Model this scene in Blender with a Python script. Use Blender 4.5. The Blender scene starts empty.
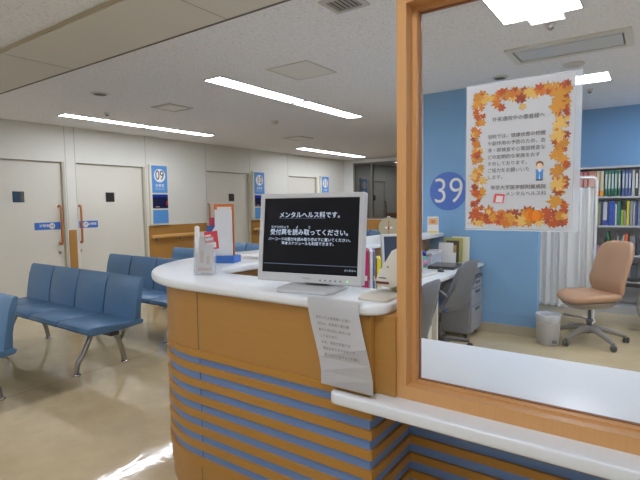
import bpy, bmesh, math, random
from mathutils import Matrix, Vector, noise
random.seed(7)
C = bpy.context.scene.collection
PI = math.pi
R = math.radians

# ------------------------------------------------------------------ materials
def newmat(name):
    m = bpy.data.materials.new(name); m.use_nodes = True
    nt = m.node_tree; b = nt.nodes['Principled BSDF']
    return m, nt, b

def srgb(r, g, b):
    f = lambda c: ((c / 255.0) / 12.92) if c <= 10 else (((c / 255.0) + 0.055) / 1.055) ** 2.4
    return (f(r), f(g), f(b), 1.0)

def mat(name, rgb, rough=0.5, metal=0.0, spec=None, var=0.0, vscale=8.0, vstretch=(1, 1, 1), bump=0.0, bscale=200.0, emit=None, estr=0.0, coat=0.0):
    m, nt, b = newmat(name)
    col = srgb(*rgb)
    b.inputs['Base Color'].default_value = col
    b.inputs['Roughness'].default_value = rough
    b.inputs['Metallic'].default_value = metal
    if spec is not None: b.inputs['Specular IOR Level'].default_value = spec
    if coat: b.inputs['Coat Weight'].default_value = coat; b.inputs['Coat Roughness'].default_value = 0.1
    tc = nt.nodes.new('ShaderNodeTexCoord')
    if var > 0:
        mp = nt.nodes.new('ShaderNodeMapping'); mp.inputs['Scale'].default_value = vstretch
        nt.links.new(tc.outputs['Object'], mp.inputs['Vector'])
        n = nt.nodes.new('ShaderNodeTexNoise'); n.inputs['Scale'].default_value = vscale; n.inputs['Detail'].default_value = 4
        nt.links.new(mp.outputs['Vector'], n.inputs['Vector'])
        r = nt.nodes.new('ShaderNodeValToRGB')
        r.color_ramp.elements[0].position = 0.3; r.color_ramp.elements[1].position = 0.7
        r.color_ramp.elements[0].color = tuple(c * (1 - var) for c in col[:3]) + (1,)
        r.color_ramp.elements[1].color = tuple(min(1, c * (1 + var * 0.6)) for c in col[:3]) + (1,)
        nt.links.new(n.outputs['Fac'], r.inputs['Fac'])
        nt.links.new(r.outputs['Color'], b.inputs['Base Color'])
    if bump > 0:
        n2 = nt.nodes.new('ShaderNodeTexNoise'); n2.inputs['Scale'].default_value = bscale; n2.inputs['Detail'].default_value = 3
        nt.links.new(tc.outputs['Object'], n2.inputs['Vector'])
        bp = nt.nodes.new('ShaderNodeBump'); bp.inputs['Strength'].default_value = bump; bp.inputs['Distance'].default_value = 0.004
        nt.links.new(n2.outputs['Fac'], bp.inputs['Height'])
        nt.links.new(bp.outputs['Normal'], b.inputs['Normal'])
    if emit is not None:
        b.inputs['Emission Color'].default_value = srgb(*emit); b.inputs['Emission Strength'].default_value = estr
    return m

def ceiling_mat():
    m, nt, b = newmat('ceiling_rockwool')
    b.inputs['Roughness'].default_value = 0.95
    tc = nt.nodes.new('ShaderNodeTexCoord')
    n = nt.nodes.new('ShaderNodeTexNoise'); n.inputs['Scale'].default_value = 55; n.inputs['Detail'].default_value = 5; n.inputs['Distortion'].default_value = 1.2
    nt.links.new(tc.outputs['Object'], n.inputs['Vector'])
    r = nt.nodes.new('ShaderNodeValToRGB')
    r.color_ramp.elements[0].position = 0.34; r.color_ramp.elements[1].position = 0.5
    r.color_ramp.elements[0].color = srgb(217, 217, 219); r.color_ramp.elements[1].color = srgb(239, 239, 242)
    nt.links.new(n.outputs['Fac'], r.inputs['Fac']); nt.links.new(r.outputs['Color'], b.inputs['Base Color'])
    bp = nt.nodes.new('ShaderNodeBump'); bp.inputs['Strength'].default_value = 0.4; bp.inputs['Distance'].default_value = 0.004
    nt.links.new(n.outputs['Fac'], bp.inputs['Height']); nt.links.new(bp.outputs['Normal'], b.inputs['Normal'])
    return m

def floor_mat():
    m, nt, b = newmat('floor_vinyl')
    b.inputs['Roughness'].default_value = 0.06
    b.inputs['Specular IOR Level'].default_value = 0.5
    tc = nt.nodes.new('ShaderNodeTexCoord')
    n = nt.nodes.new('ShaderNodeTexNoise'); n.inputs['Scale'].default_value = 3.0; n.inputs['Detail'].default_value = 8; n.inputs['Roughness'].default_value = 0.65
    nt.links.new(tc.outputs['Object'], n.inputs['Vector'])
    r = nt.nodes.new('ShaderNodeValToRGB')
    r.color_ramp.elements[0].position = 0.3; r.color_ramp.elements[1].position = 0.7
    r.color_ramp.elements[0].color = srgb(183, 164, 128); r.color_ramp.elements[1].color = srgb(200, 182, 146)
    nt.links.new(n.outputs['Fac'], r.inputs['Fac'])
    # welded sheet seams every 1.82 m
    sep = nt.nodes.new('ShaderNodeSeparateXYZ'); nt.links.new(tc.outputs['Object'], sep.inputs[0])
    ad = nt.nodes.new('ShaderNodeMath'); ad.operation = 'ADD'; ad.inputs[1].default_value = 20 * 5.0 - 3.87
    nt.links.new(sep.outputs['Y'], ad.inputs[0])
    md = nt.nodes.new('ShaderNodeMath'); md.operation = 'MODULO'; md.inputs[1].default_value = 5.0
    nt.links.new(ad.outputs[0], md.inputs[0])
    lt = nt.nodes.new('ShaderNodeMath'); lt.operation = 'LESS_THAN'; lt.inputs[1].default_value = 0.006
    nt.links.new(md.outputs[0], lt.inputs[0])
    mx = nt.nodes.new('ShaderNodeMix'); mx.data_type = 'RGBA'
    nt.links.new(lt.outputs[0], mx.inputs['Factor']); nt.links.new(r.outputs['Color'], mx.inputs['A'])
    mx.inputs['B'].default_value = srgb(140, 118, 84)
    nt.links.new(mx.outputs['Result'], b.inputs['Base Color'])
    n2 = nt.nodes.new('ShaderNodeTexNoise'); n2.inputs['Scale'].default_value = 7.0; n2.inputs['Detail'].default_value = 3; n2.inputs['Distortion'].default_value = 0.8
    nt.links.new(tc.outputs['Object'], n2.inputs['Vector'])
    bp = nt.nodes.new('ShaderNodeBump'); bp.inputs['Strength'].default_value = 0.05; bp.inputs['Distance'].default_value = 0.02
    nt.links.new(n2.outputs['Fac'], bp.inputs['Height']); nt.links.new(bp.outputs['Normal'], b.inputs['Normal'])
    return m

def glass_mat(name, tint=(255, 255, 255), rough=0.0, mixf=0.06, alpha=None):
    # thin architectural pane: mostly clear, Fresnel reflection
    m = bpy.data.materials.new(name); m.use_nodes = True
    nt = m.node_tree; nt.nodes.clear()
    out = nt.nodes.new('ShaderNodeOutputMaterial'); tr = nt.nodes.new('ShaderNodeBsdfTransparent'); gl = nt.nodes.new('ShaderNodeBsdfGlossy')
    mix = nt.nodes.new('ShaderNodeMixShader'); fr = nt.nodes.new('ShaderNodeFresnel'); fr.inputs['IOR'].default_value = 1.5
    tr.inputs['Color'].default_value = srgb(*tint); gl.inputs['Roughness'].default_value = rough
    nt.links.new(fr.outputs[0], mix.inputs[0]); nt.links.new(tr.outputs[0], mix.inputs[1]); nt.links.new(gl.outputs[0], mix.inputs[2])
    nt.links.new(mix.outputs[0], out.inputs['Surface'])
    return m

def film_mat(name, rgb, clear):
    # glossy plastic film that lets part of the light straight through
    m, nt, b = newmat(name)
    b.inputs['Base Color'].default_value = srgb(*rgb); b.inputs['Roughness'].default_value = 0.15
    b.inputs['Alpha'].default_value = 1 - clear
    return m

def emis(name, rgb, strength):
    m = bpy.data.materials.new(name); m.use_nodes = True
    nt = m.node_tree; nt.nodes.clear()
    out = nt.nodes.new('ShaderNodeOutputMaterial'); e = nt.nodes.new('ShaderNodeEmission')
    e.inputs['Color'].default_value = srgb(*rgb); e.inputs['Strength'].default_value = strength
    nt.links.new(e.outputs[0], out.inputs['Surface'])
    return m

M_ceil = ceiling_mat(); M_floor = floor_mat()
M_wall = mat('wall_cream', (219, 217, 206), 0.85, var=0.02, vscale=2)
M_white_wall = mat('wall_white', (216, 216, 212), 0.85, var=0.02, vscale=2)
M_bluewall = mat('wall_blue', (120, 167, 208), 0.85, var=0.04, vscale=3)
M_door = mat('door_laminate', (216, 212, 198), 0.5, var=0.02, vscale=2)
M_jamb = mat('door_jamb', (186, 180, 160), 0.5)
M_gap = mat('dark_gap', (112, 107, 96), 0.8)
M_groove = mat('panel_groove', (158, 155, 145), 0.8)
M_soffit = mat('soffit_panel', (212, 207, 196), 0.7, var=0.02, vscale=2)
M_base = mat('baseboard_beige', (176, 166, 142), 0.6)
M_wood = mat('beech_veneer', (174, 127, 63), 0.38, var=0.035, vscale=6, vstretch=(1, 1, 12))
M_woodh = mat('beech_rail', (176, 126, 52), 0.35, var=0.06, vscale=8, vstretch=(12, 1, 30))
M_woodv = mat('beech_upright', (206, 154, 96), 0.36, var=0.05, vscale=8, vstretch=(20, 20, 1))
M_hand = mat('handrail_wood', (216, 168, 100), 0.35, var=0.08, vscale=8, vstretch=(1, 10, 10))
M_handle = mat('door_handle_wood', (176, 106, 56), 0.35, var=0.1, vscale=10, vstretch=(6, 6, 1))
M_stripe = mat('blue_laminate', (110, 142, 194), 0.5, var=0.04, vscale=20, vstretch=(1, 1, 6))
M_top = mat('counter_white', (226, 230, 232), 0.28, var=0.015, vscale=60)
M_seat = mat('blue_vinyl', (82, 118, 152), 0.42, var=0.05, vscale=9, bump=0.05, bscale=300)
M_steel = mat('satin_steel', (168, 166, 162), 0.28, 1.0)
M_chrome = mat('chrome', (210, 210, 210), 0.12, 1.0)
M_grey = mat('grey_plastic', (100, 104, 112), 0.5, var=0.03)
M_greydk = mat('dark_grey_plastic', (74, 74, 76), 0.5, var=0.03)
M_black = mat('black_plastic', (26, 26, 28), 0.4)
M_silver = mat('silver_plastic', (196, 197, 198), 0.38, 0.0, var=0.02)
M_beige = mat('beige_plastic', (214, 210, 196), 0.45, var=0.02)
def paper_translucent(name, rgb, f):
    m, nt, b = newmat(name)
    b.inputs['Base Color'].default_value = srgb(*rgb); b.inputs['Roughness'].default_value = .6
    t = nt.nodes.new('ShaderNodeBsdfTranslucent'); t.inputs['Color'].default_value = srgb(*rgb)
    mx = nt.nodes.new('ShaderNodeMixShader'); mx.inputs[0].default_value = f
    nt.links.new(b.outputs[0], mx.inputs[1]); nt.links.new(t.outputs[0], mx.inputs[2])
    nt.links.new(mx.outputs[0], nt.nodes['Material Output'].inputs['Surface'])
    return m
M_curtain = paper_translucent('curtain_cloth', (240, 240, 237), .12)
M_paper = mat('paper_white', (232, 230, 226), 0.8, var=0.01)
M_white = mat('white_plastic', (226, 228, 230), 0.4, var=0.02)
M_whitepaint = mat('white_enamel', (228, 230, 232), 0.35, var=0.02)
M_tan = mat('tan_leather', (186, 144, 110), 0.42, var=0.07, vscale=5, bump=0.06, bscale=160)
M_signblue = mat('sign_blue', (88, 148, 210), 0.4, var=0.02)
M_deepblue = mat('deep_blue', (58, 110, 190), 0.45, var=0.02)
M_navy = mat('lcd_navy', (24, 26, 66), 0.25)
M_orange = mat('orange_card', (216, 120, 48), 0.6, var=0.05)
M_ink = mat('black_ink', (58, 54, 54), 0.8)
M_inkgrey = mat('grey_ink', (164, 160, 156), 0.8)
M_steelshelf = mat('shelf_steel', (186, 188, 190), 0.45, var=0.02)
M_night = mat('night_sky_backing', (14, 16, 18), 0.9)
M_lamp = emis('fluorescent_diffuser', (237, 242, 255), 28.0)
M_lamp2 = emis('office_diffuser', (234, 241, 255), 25.0)
M_lcd = mat('lcd_black', (6, 7, 10), 0.4, spec=.25, emit=(14, 16, 28), estr=0.25)
M_lcdtext = emis('lcd_text', (206, 222, 244), 0.9)
M_lcdline = emis('lcd_line', (150, 160, 190), 0.5)
M_glass = glass_mat('clear_pane')
M_acryl = film_mat('clear_acrylic', (226, 232, 238), 0.78)
M_film = film_mat('laminate_film', (228, 234, 240), 0.45)
M_darkglass = mat('night_glass', (10, 12, 14), 0.03, spec=1.0)
M_darkglass.node_tree.nodes['Principled BSDF'].inputs['IOR'].default_value = 1.8

_mc = {}
def cm(rgb, rough=0.6):
    k = (rgb, rough)
    if k not in _mc: _mc[k] = mat('tint_%d_%d_%d' % rgb, rgb, rough, var=0.04, vscale=12)
    return _mc[k]

# ------------------------------------------------------------------ mesh helpers
def box(bm, x0, x1, y0, y1, z0, z1, bev=0.0, seg=2, mtx=None, mi=0):
    g = bmesh.ops.create_cube(bm, size=1.0)
    vs = g['verts']
    for v in vs:
        v.co = Vector(((x0 + x1) / 2 + v.co.x * (x1 - x0), (y0 + y1) / 2 + v.co.y * (y1 - y0), (z0 + z1) / 2 + v.co.z * (z1 - z0)))
    fs = set(f for v in vs for f in v.link_faces)
    if bev > 0:
        es = set(e for v in vs for e in v.link_edges)
        r = bmesh.ops.bevel(bm, geom=list(es), offset=bev, segments=seg, profile=0.5, affect='EDGES')
        fs = set(f for f in fs if f.is_valid) | set(r['faces'])
        vs = list(set(v for f in fs for v in f.verts))
    for f in fs: f.material_index = mi
    if mtx is not None: bmesh.ops.transform(bm, matrix=mtx, verts=vs)
    return vs

def prism(bm, pts, lo, hi, axis='z', bev=0.0, seg=2, mtx=None, mi=0):
    """closed polygon pts extruded along an axis. axis z: (x,y); y: (x,z); x: (y,z)"""
    def P(p, t):
        return (p[0], p[1], t) if axis == 'z' else ((p[0], t, p[1]) if axis == 'y' else (t, p[0], p[1]))
    a = [bm.verts.new(P(p, lo)) for p in pts]; b = [bm.verts.new(P(p, hi)) for p in pts]
    n = len(pts); fs = [bm.faces.new(a[::-1]), bm.faces.new(b)]
    es = [e for f in fs for e in f.edges]
    for i in range(n): fs.append(bm.faces.new((a[i], a[(i + 1) % n], b[(i + 1) % n], b[i])))
    for f in fs: f.material_index = mi
    vs = a + b
    bmesh.ops.recalc_face_normals(bm, faces=fs)
    if bev > 0:
        r = bmesh.ops.bevel(bm, geom=es, offset=bev, segments=seg, profile=0.5, affect='EDGES')
        vs = list(set(v for v in vs if v.is_valid) | set(r['verts']))
        for f in r['faces']: f.material_index = mi
    if mtx is not None: bmesh.ops.transform(bm, matrix=mtx, verts=vs)
    return vs

def tube(bm, pts, r, seg=10, rads=None, closed=False, mi=0):
    pts = [Vector(p) for p in pts]; n = len(pts); rings = []
    prev = None
    for i, p in enumerate(pts):
        if closed: t = (pts[(i + 1) % n] - pts[i - 1]).normalized()
        elif i == 0: t = (pts[1] - pts[0]).normalized()
        elif i == n - 1: t = (pts[-1] - pts[-2]).normalized()
        else: t = ((pts[i + 1] - p).normalized() + (p - pts[i - 1]).normalized()).normalized()
        if prev is None:
            u = t.cross(Vector((0, 0, 1)))
            if u.length < 1e-3: u = t.cross(Vector((1, 0, 0)))
            u.normalize()
        else:
            u = (prev - t * prev.dot(t)).normalized()
        prev = u; w = t.cross(u)
        rr = rads[i] if rads else r
        rings.append([bm.verts.new(p + (u * math.cos(2 * PI * k / seg) + w * math.sin(2 * PI * k / seg)) * rr) for k in range(seg)])
    m = n if closed else n - 1
    for i in range(m):
        A = rings[i]; B = rings[(i + 1) % n]
        for k in range(seg):
            f = bm.faces.new((A[k], A[(k + 1) % seg], B[(k + 1) % seg], B[k])); f.smooth = True; f.material_index = mi
    if not closed:
        bm.faces.new(rings[0][::-1]).material_index = mi; bm.faces.new(rings[-1]).material_index = mi

def lathe(bm, prof, seg=24, c=(0, 0, 0), mtx=None, mi=0):
    rings = []; vs = []
    for r, z in prof:
        ring = [bm.verts.new((c[0] + r * math.cos(2 * PI * k / seg), c[1] + r * math.sin(2 * PI * k / seg), c[2] + z)) for k in range(seg)]
        rings.append(ring); vs += ring
    for A, B in zip(rings, rings[1:]):
        for k in range(seg):
            f = bm.faces.new((A[k], A[(k + 1) % seg], B[(k + 1) % seg], B[k])); f.smooth = True; f.material_index = mi
    if prof[0][0] > 1e-5: bm.faces.new(rings[0][::-1]).material_index = mi
    if prof[-1][0] > 1e-5: bm.faces.new(rings[-1]).material_index = mi
    if mtx is not None: bmesh.ops.transform(bm, matrix=mtx, verts=vs)
    return vs

def smooth_path(pts, it=2):
    for _ in range(it):
        q = [pts[0]]
        for a, b in zip(pts, pts[1:]):
            q.append(tuple(a[i] * .75 + b[i] * .25 for i in range(len(a)))); q.append(tuple(a[i] * .25 + b[i] * .75 for i in range(len(a))))
        q.append(pts[-1]); pts = q
    return pts

def offset(path, d):
    """offset an open plan polyline to its left by d, mitred"""
    out = []
    for i, p in enumerate(path):
        ns = []
        if i > 0: a = Vector((p[0] - path[i - 1][0], p[1] - path[i - 1][1])).normalized(); ns.append(Vector((-a.y, a.x)))
        if i < len(path) - 1: a = Vector((path[i + 1][0] - p[0], path[i + 1][1] - p[1])).normalized(); ns.append(Vector((-a.y, a.x)))
        n = ns[0] if len(ns) == 1 else (ns[0] + ns[1]).normalized()
        k = 1 if len(ns) == 1 else 1 / max(0.3, n.dot(ns[0]))
        out.append((p[0] + n.x * d * k, p[1] + n.y * d * k))
    return out

def ribbon(bm, path, z0, z1, o, i, mi=0):
    a = offset(path, o); b = offset(path, i); n = len(path)
    V = [[bm.verts.new((p[0], p[1], z)) for p in q] for q, z in ((a, z0), (a, z1), (b, z1), (b, z0))]
    fs = []
    for k in range(n - 1):
        for s in range(4):
            A = V[s]; B = V[(s + 1) % 4]
            fs.append(bm.faces.new((A[k], A[k + 1], B[k + 1], B[k])))
    fs.append(bm.faces.new([V[s][0] for s in range(4)])); fs.append(bm.faces.new([V[s][-1] for s in (3, 2, 1, 0)]))
    bmesh.ops.recalc_face_normals(bm, faces=fs)

# ------------------------------------------------------------------ object helpers
WM = {}
def _m(o): return WM[o.name] if o is not None else Matrix.Identity(4)

def thing(name, label, cat, loc=(0, 0, 0), rotz=0.0, group=None):
    o = bpy.data.objects.new(name, None); C.objects.link(o)
    o.location = loc; o.rotation_euler = (0, 0, rotz); o.empty_display_size = 0.1
    o['label'] = label; o['category'] = cat
    if group: o['group'] = group
    WM[o.name] = Matrix.Translation(loc) @ Matrix.Rotation(rotz, 4, 'Z')
    return o

def mk(name, bm, m, parent=None, w=False, smooth=False, label=None):
    """one mesh object; w=True means the mesh is given in world coordinates"""
    pm = _m(parent)
    if w and parent is not None: bmesh.ops.transform(bm, matrix=pm.inverted(), verts=bm.verts[:])
    me = bpy.data.meshes.new(name); bm.to_mesh(me); bm.free()
    ms = m if isinstance(m, (list, tuple)) else [m]
    for x in ms: me.materials.append(x)
    if smooth:
        for p in me.polygons: p.use_smooth = True
    o = bpy.data.objects.new(name, me); C.objects.link(o)
    if parent is not None: o.parent = parent
    WM[o.name] = pm.copy()
    if label: o['label'] = label
    return o

def shade_auto(o, ang=35):
    for p in o.data.polygons: p.use_smooth = True
    try: o.data.set_sharp_from_angle(angle=R(ang))
    except Exception: pass
    return o

def tag(o, label, cat, group=None):
    o['label'] = label; o['category'] = cat
    if group: o['group'] = group
    return o

def centre(o):
    """put the origin of a lone mesh at its own base centre"""
    vs = [v.co for v in o.data.vertices]
    c = Vector(((min(v.x for v in vs) + max(v.x for v in vs)) / 2, (min(v.y for v in vs) + max(v.y for v in vs)) / 2, min(v.z for v in vs)))
    o.data.transform(Matrix.Translation(-c)); o.location = c
    WM[o.name] = Matrix.Translation(c)
    return o

def lone(name, bm, m, label, cat, group=None):
    return tag(centre(mk(name, bm, m)), label, cat, group)

def st(name, bm, m, parent=None):
    o = mk(name, bm, m, parent, w=True)
    if parent is None: o['kind'] = 'structure'
    return o

def kids(o): return [x for x in C.objects if x.parent == o]
def dup(root, loc, rotz=None, label=None, group=None):
    r = root.copy(); C.objects.link(r); r.location = loc
    if rotz is not None: r.rotation_euler = (0, 0, rotz)
    if label: r['label'] = label
    if group: r['group'] = group
    for ch in kids(root):
        c = ch.copy(); C.objects.link(c); c.parent = r
        for g in kids(ch):
            d = g.copy(); C.objects.link(d); d.parent = c
    WM[r.name] = Matrix.Translation(loc) @ Matrix.Rotation(r.rotation_euler.z, 4, 'Z')
    return r

def BM(): return bmesh.new()
def bx(*a, **k):
    bm = BM(); box(bm, *a, **k); return bm

# bases for things drawn on a face: columns are right, up, out
def basis(right, up, loc):
    r = Vector(right).normalized(); u = Vector(up).normalized(); n = r.cross(u)
    m = Matrix.Identity(4)
    for i in range(3): m[i][0] = r[i]; m[i][1] = u[i]; m[i][2] = n[i]; m[i][3] = loc[i]
    return m
def face_mx(x, y, z): return basis((0, -1, 0), (0, 0, 1), (x, y, z))       # looks towards -X
def face_my(x, y, z): return basis((1, 0, 0), (0, 0, 1), (x, y, z))        # looks towards -Y

def text_bm(lines, mtx, bold=0.0, res=2, ext=0.0):
    """lines: (body, size, x, y, align); returns a bmesh in the space of mtx"""
    bm = BM()
    for ln in lines:
        body, size, x, y = ln[:4]; al = ln[4] if len(ln) > 4 else 'LEFT'; sx = ln[5] if len(ln) > 5 else 1.0
        cu = bpy.data.curves.new('lettering', 'FONT'); cu.body = body; cu.size = size; cu.align_x = al; cu.align_y = 'CENTER'
        cu.resolution_u = res; cu.offset = bold * size; cu.extrude = ext
        o = bpy.data.objects.new('lettering', cu); C.objects.link(o)
        bpy.context.view_layer.update()
        dg = bpy.context.evaluated_depsgraph_get()
        me = bpy.data.meshes.new_from_object(o.evaluated_get(dg))
        me.transform(mtx @ Matrix.Translation((x, y, 0)) @ Matrix.Diagonal((sx, 1, 1, 1)))
        bm.from_mesh(me)
        bpy.data.objects.remove(o); bpy.data.curves.remove(cu); bpy.data.meshes.remove(me)
    return bm

def disc(bm, mtx, r, t, seg=40, mi=0):
    vs = lathe(bm, [(r, 0), (r, t)], seg)
    bmesh.ops.transform(bm, matrix=mtx, verts=vs)
    for v in vs:
        for f in v.link_faces: f.material_index = mi; f.smooth = False

# ================================================================== the setting
H = 1.40; CEIL = 2.60; YD = 7.30; XE = 11.66
def bxs(name, m, *boxes, parent=None, bev=0.0):
    bm = BM()
    for b in boxes: box(bm, *b, bev=bev)
    return st(name, bm, m, parent)

bxs('floor', M_floor, (-3.1, 12.0, -2.7, 7.6, -0.1, 0))
bxs('ceiling', M_ceil, (-3.1, 12.0, -2.7, 7.6, CEIL, CEIL + 0.1))
# door wall with recessed sliding doors
DOORS = [(2.45, 3.70), (3.92, 5.09), (6.53, 7.73), (9.13, 10.28)]
DT = 2.066
segs = [(-3.0, 2.45), (3.70, 3.92), (5.09, 6.53), (7.73, 9.13), (10.28, XE)]
bxs('wall_left', M_wall, *[(a, b, YD, YD + 0.12, 0, CEIL) for a, b in segs], *[(a, b, YD, YD + 0.12, DT, CEIL) for a, b in DOORS], (-3.0, XE, YD + 0.12, YD + 0.2, 0, CEIL))
bm = BM()
for x in (3.757, 3.905, 5.148, 6.514, 7.761, 9.098): box(bm, x - .003, x + .003, YD - .001, YD + .002, 1.06 if 3.7 < x < 9.2 else 0, CEIL)
st('trim_1', bm, M_groove)
for n, (a, b) in enumerate(DOORS, 1):
    d = bxs('door_%d' % n, M_door, (a + .004, b - .004, YD + .045, YD + .085, 0.01, DT - 0.006))
    bxs('door_jamb', M_jamb, (b - .001, b + .035, YD - .006, YD + .1, 0, DT), parent=d)
    bxs('door_gap', M_gap, (a, b, YD + .09, YD + .115, 0, DT), parent=d)
    right = n == 1
    hx = b - .065 if right else a + .022
    wx = {1: (3.02, 3.17), 2: (4.405, 4.553), 3: (7.16, 7.31), 4: (9.75, 9.90)}[n]
    bxs('vision_panel', M_darkglass, (wx[0], wx[1], YD + .038, YD + .05, 1.467, 1.62), parent=d)
    bm = BM()
    tube(bm, smooth_path([(hx, YD + .045, 1.40), (hx, YD - .02, 1.42), (hx, YD - .035, 1.36), (hx, YD - .035, .89), (hx, YD - .02, .83), (hx, YD + .045, .85)]), .016, 10)
    st('door_handle', bm, M_handle, d)
    bm = BM(); lathe(bm, [(.022, 0), (.022, .02), (.012, .03)], 16, mtx=face_my(hx - .005, YD + .046, .71)); st('door_lock', bm, M_steel, d)
    if n < 3:
        sx = (3.285, 3.655) if right else (3.93, 4.245)
        s = bxs('door_sign', M_deepblue, (sx[0], sx[1], YD + .040, YD + .047, 1.062, 1.168), parent=d)
        cx = 3.53 if right else 4.045
        bm = BM(); disc(bm, face_my(cx, YD + .0395, 1.114), .042, .002, 24); st('number_disc', bm, M_paper, s)
        t = [('08' if right else '09', .058, cx, 1.114, 'CENTER')]
        st('door_number', text_bm(t, face_my(0, YD + .037, 0)), M_ink, s)
        st('door_lettering', text_bm([('診察室', .046, 3.42 if right else 4.155, 1.118, 'CENTER')], face_my(0, YD + .0385, 0), .01), M_paper, s)
# wood wainscot panels
bm = BM()
for a, b in ((3.752, 3.868), (5.155, 6.495), (7.77, 9.09), (10.33, XE)): box(bm, a, b, YD - .012, YD, .1, 1.04)
st('trim_2', bm, M_wood)
bm = BM()
for a, b in segs: box(bm, max(a, -2.99), b, YD - .008, YD, 0, .1)
st('baseboard_left', bm, M_base)

# end wall with the dark night window
bxs('wall_back', M_white_wall, (XE, XE + .1, 2.29, 7.0, 0, .95), (XE, XE + .1, 6.98, 7.5, 0, CEIL), (XE, XE + .1, 4.93, 6.98, 2.5, CEIL), (XE, XE + .1, 2.29, 4.93, .95, CEIL))
bxs('trim_3', M_wood, (XE - .012, XE, 2.29, YD - .02, .1, .93))
w1 = bxs('window_1', M_gap, (XE - .01, XE + .05, 6.94, 6.99, .95, 2.5), (XE - .01, XE + .05, 4.93, 4.98, .95, 2.5), (XE - .01, XE + .05, 6.375, 6.425, .95, 2.5), (XE - .01, XE + .05, 5.6, 5.64, .95, 2.5), (XE - .01, XE + .05, 4.93, 6.99, 2.46, 2.5), (XE - .01, XE + .05, 4.93, 6.99, .95, .985))
bxs('window_pane', M_darkglass, (XE + .02, XE + .03, 4.95, 6.97, .96, 2.48), parent=w1)
bxs('window_mullion', mat('bronze_frame', (120, 116, 108), .4, .6), (XE - .02, XE + .01, 6.385, 6.415, .95, 2.5), parent=w1)
# glazed white screen beside the end window
w3 = bxs('window_3', M_whitepaint, (9.2, 9.3, 4.02, 4.06, 0, 2.45), (9.2, 9.3, 3.5, 3.54, 0, 2.45), (9.2, 9.3, 3.5, 4.06, 2.4, 2.45), (9.2, 9.3, 3.5, 4.06, 1.35, 1.42), (9.2, 9.3, 3.5, 4.06, 0, .1))
bxs('window_pane', mat('frosted_pane', (206, 214, 220), .3), (9.24, 9.26, 3.53, 4.03, .05, 2.42), parent=w3)

# walls of the staff office and the outer walls
bxs('wall_partition', M_bluewall, (5.16, 5.28, .945, 2.17, 0, CEIL))
bxs('wall_corridor', M_white_wall, (5.281, XE, 2.17, 2.29, 0, CEIL))
bxs('wall_far', M_bluewall, (7.40, 7.5, -2.5, 2.169, 0, CEIL))
bxs('wall_right', M_white_wall, (-3.0, 7.5, -2.6, -2.5, 0, CEIL))
bxs('wall_front', M_white_wall, (-3.1, -3.0, -2.6, 7.5, 0, CEIL))
bxs('wall_side', M_white_wall, (1.50, 1.62, -2.499, -.905, 0, CEIL))
bxs('baseboard_partition', M_base, (5.148, 5.16, .945, 2.17, 0, .1), (5.148, 5.28, .935, .945, 0, .1))
bxs('baseboard_far', M_base, (7.388, 7.4, -2.5, 2.16, 0, .1))
# dropped soffit across the waiting hall
bxs('trim_4', M_soffit, (1.68, 2.221, -2.5, YD, 2.565, CEIL - .001))
bxs('trim_5', M_gap, (2.222, 2.238, -2.5, YD, 2.562, CEIL - .001))
bxs('trim_6', M_base, (1.672, 1.68, -2.5, YD, 2.573, CEIL - .001))
bm = BM()
for y in (2.25, 4.1, 5.95): box(bm, 1.69, 2.23, y - .002, y + .002, 2.5635, 2.5655)
st('trim_7', bm, mat('soffit_joint', (150, 138, 116), .8))

# ================================================================== ceiling fittings
M_lframe = mat('lamp_frame', (214, 214, 212), .5)
def lamp(x0, x1, y0, y1, label, group, m=M_lamp):
    cx, cy = (x0 + x1) / 2, (y0 + y1) / 2
    t = thing('ceiling_light', label, 'ceiling light', (cx, cy, CEIL), 0, group)
    bm = BM(); e = .012
    for b in ((x0, x1, y0 - e, y0), (x0, x1, y1, y1 + e), (x0 - e, x0, y0 - e, y1 + e), (x1, x1 + e, y0 - e, y1 + e)): box(bm, *b, CEIL - .012, CEIL)
    mk('frame', bm, M_lframe, t, w=True)
    mk('diffuser', bx(x0, x1, y0, y1, CEIL - .009, CEIL - .001), m, t, w=True)
    return t
G1 = 'recessed lamps over the waiting hall'
lamp(3.26, 4.50, 6.27, 6.45, 'slim lit ceiling lamp above the numbered doors, first of its row', G1)
lamp(4.56, 5.81, 6.27, 6.45, 'slim lit ceiling lamp above the numbered doors, second of its row', G1)
lamp(3.22, 4.53, 3.375, 3.585, 'long bright ceiling lamp above the curved counter, nearer half of the pair', G1)
lamp(4.60, 5.87, 3.375, 3.585, 'long bright ceiling lamp above the curved counter, end beside the wooden post', G1)
lamp(8.35, 9.68, 6.24, 6.46, 'far slim ceiling lamp above sign 11, half towards door', G1)
lamp(9.71, 11.04, 6.24, 6.46, 'far slim ceiling lamp above sign 11, half towards the dark window', G1)
for x0, y0 in ((-.48, .52), (-.48, 3.375), (-.48, 6.26), (-2.6, 3.375), (-2.6, 6.26), (-.48, -2.3), (-2.6, -2.3)):
    lamp(x0, x0 + 1.3, y0, y0 + .21, 'slim ceiling lamp above the entrance end of the hall', 'lamps behind the viewer')
G2 = 'office ceiling lights behind the glass'
t = lamp(2.70, 3.46, .41, .875, 'wide square ceiling light behind the top of the glass', G2, M_lamp2)
lamp(5.30, 5.68, .40, .90, 'square ceiling light shining just beside the autumn poster', G2, M_lamp2)
for x0, y0 in ((2.9, -1.4), (5.2, -1.4), (6.6, -1.2)): lamp(x0, x0 + .6, y0, y0 + .6, 'square office ceiling light beyond the window frame', 'office lights out of view', M_lamp2)

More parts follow.
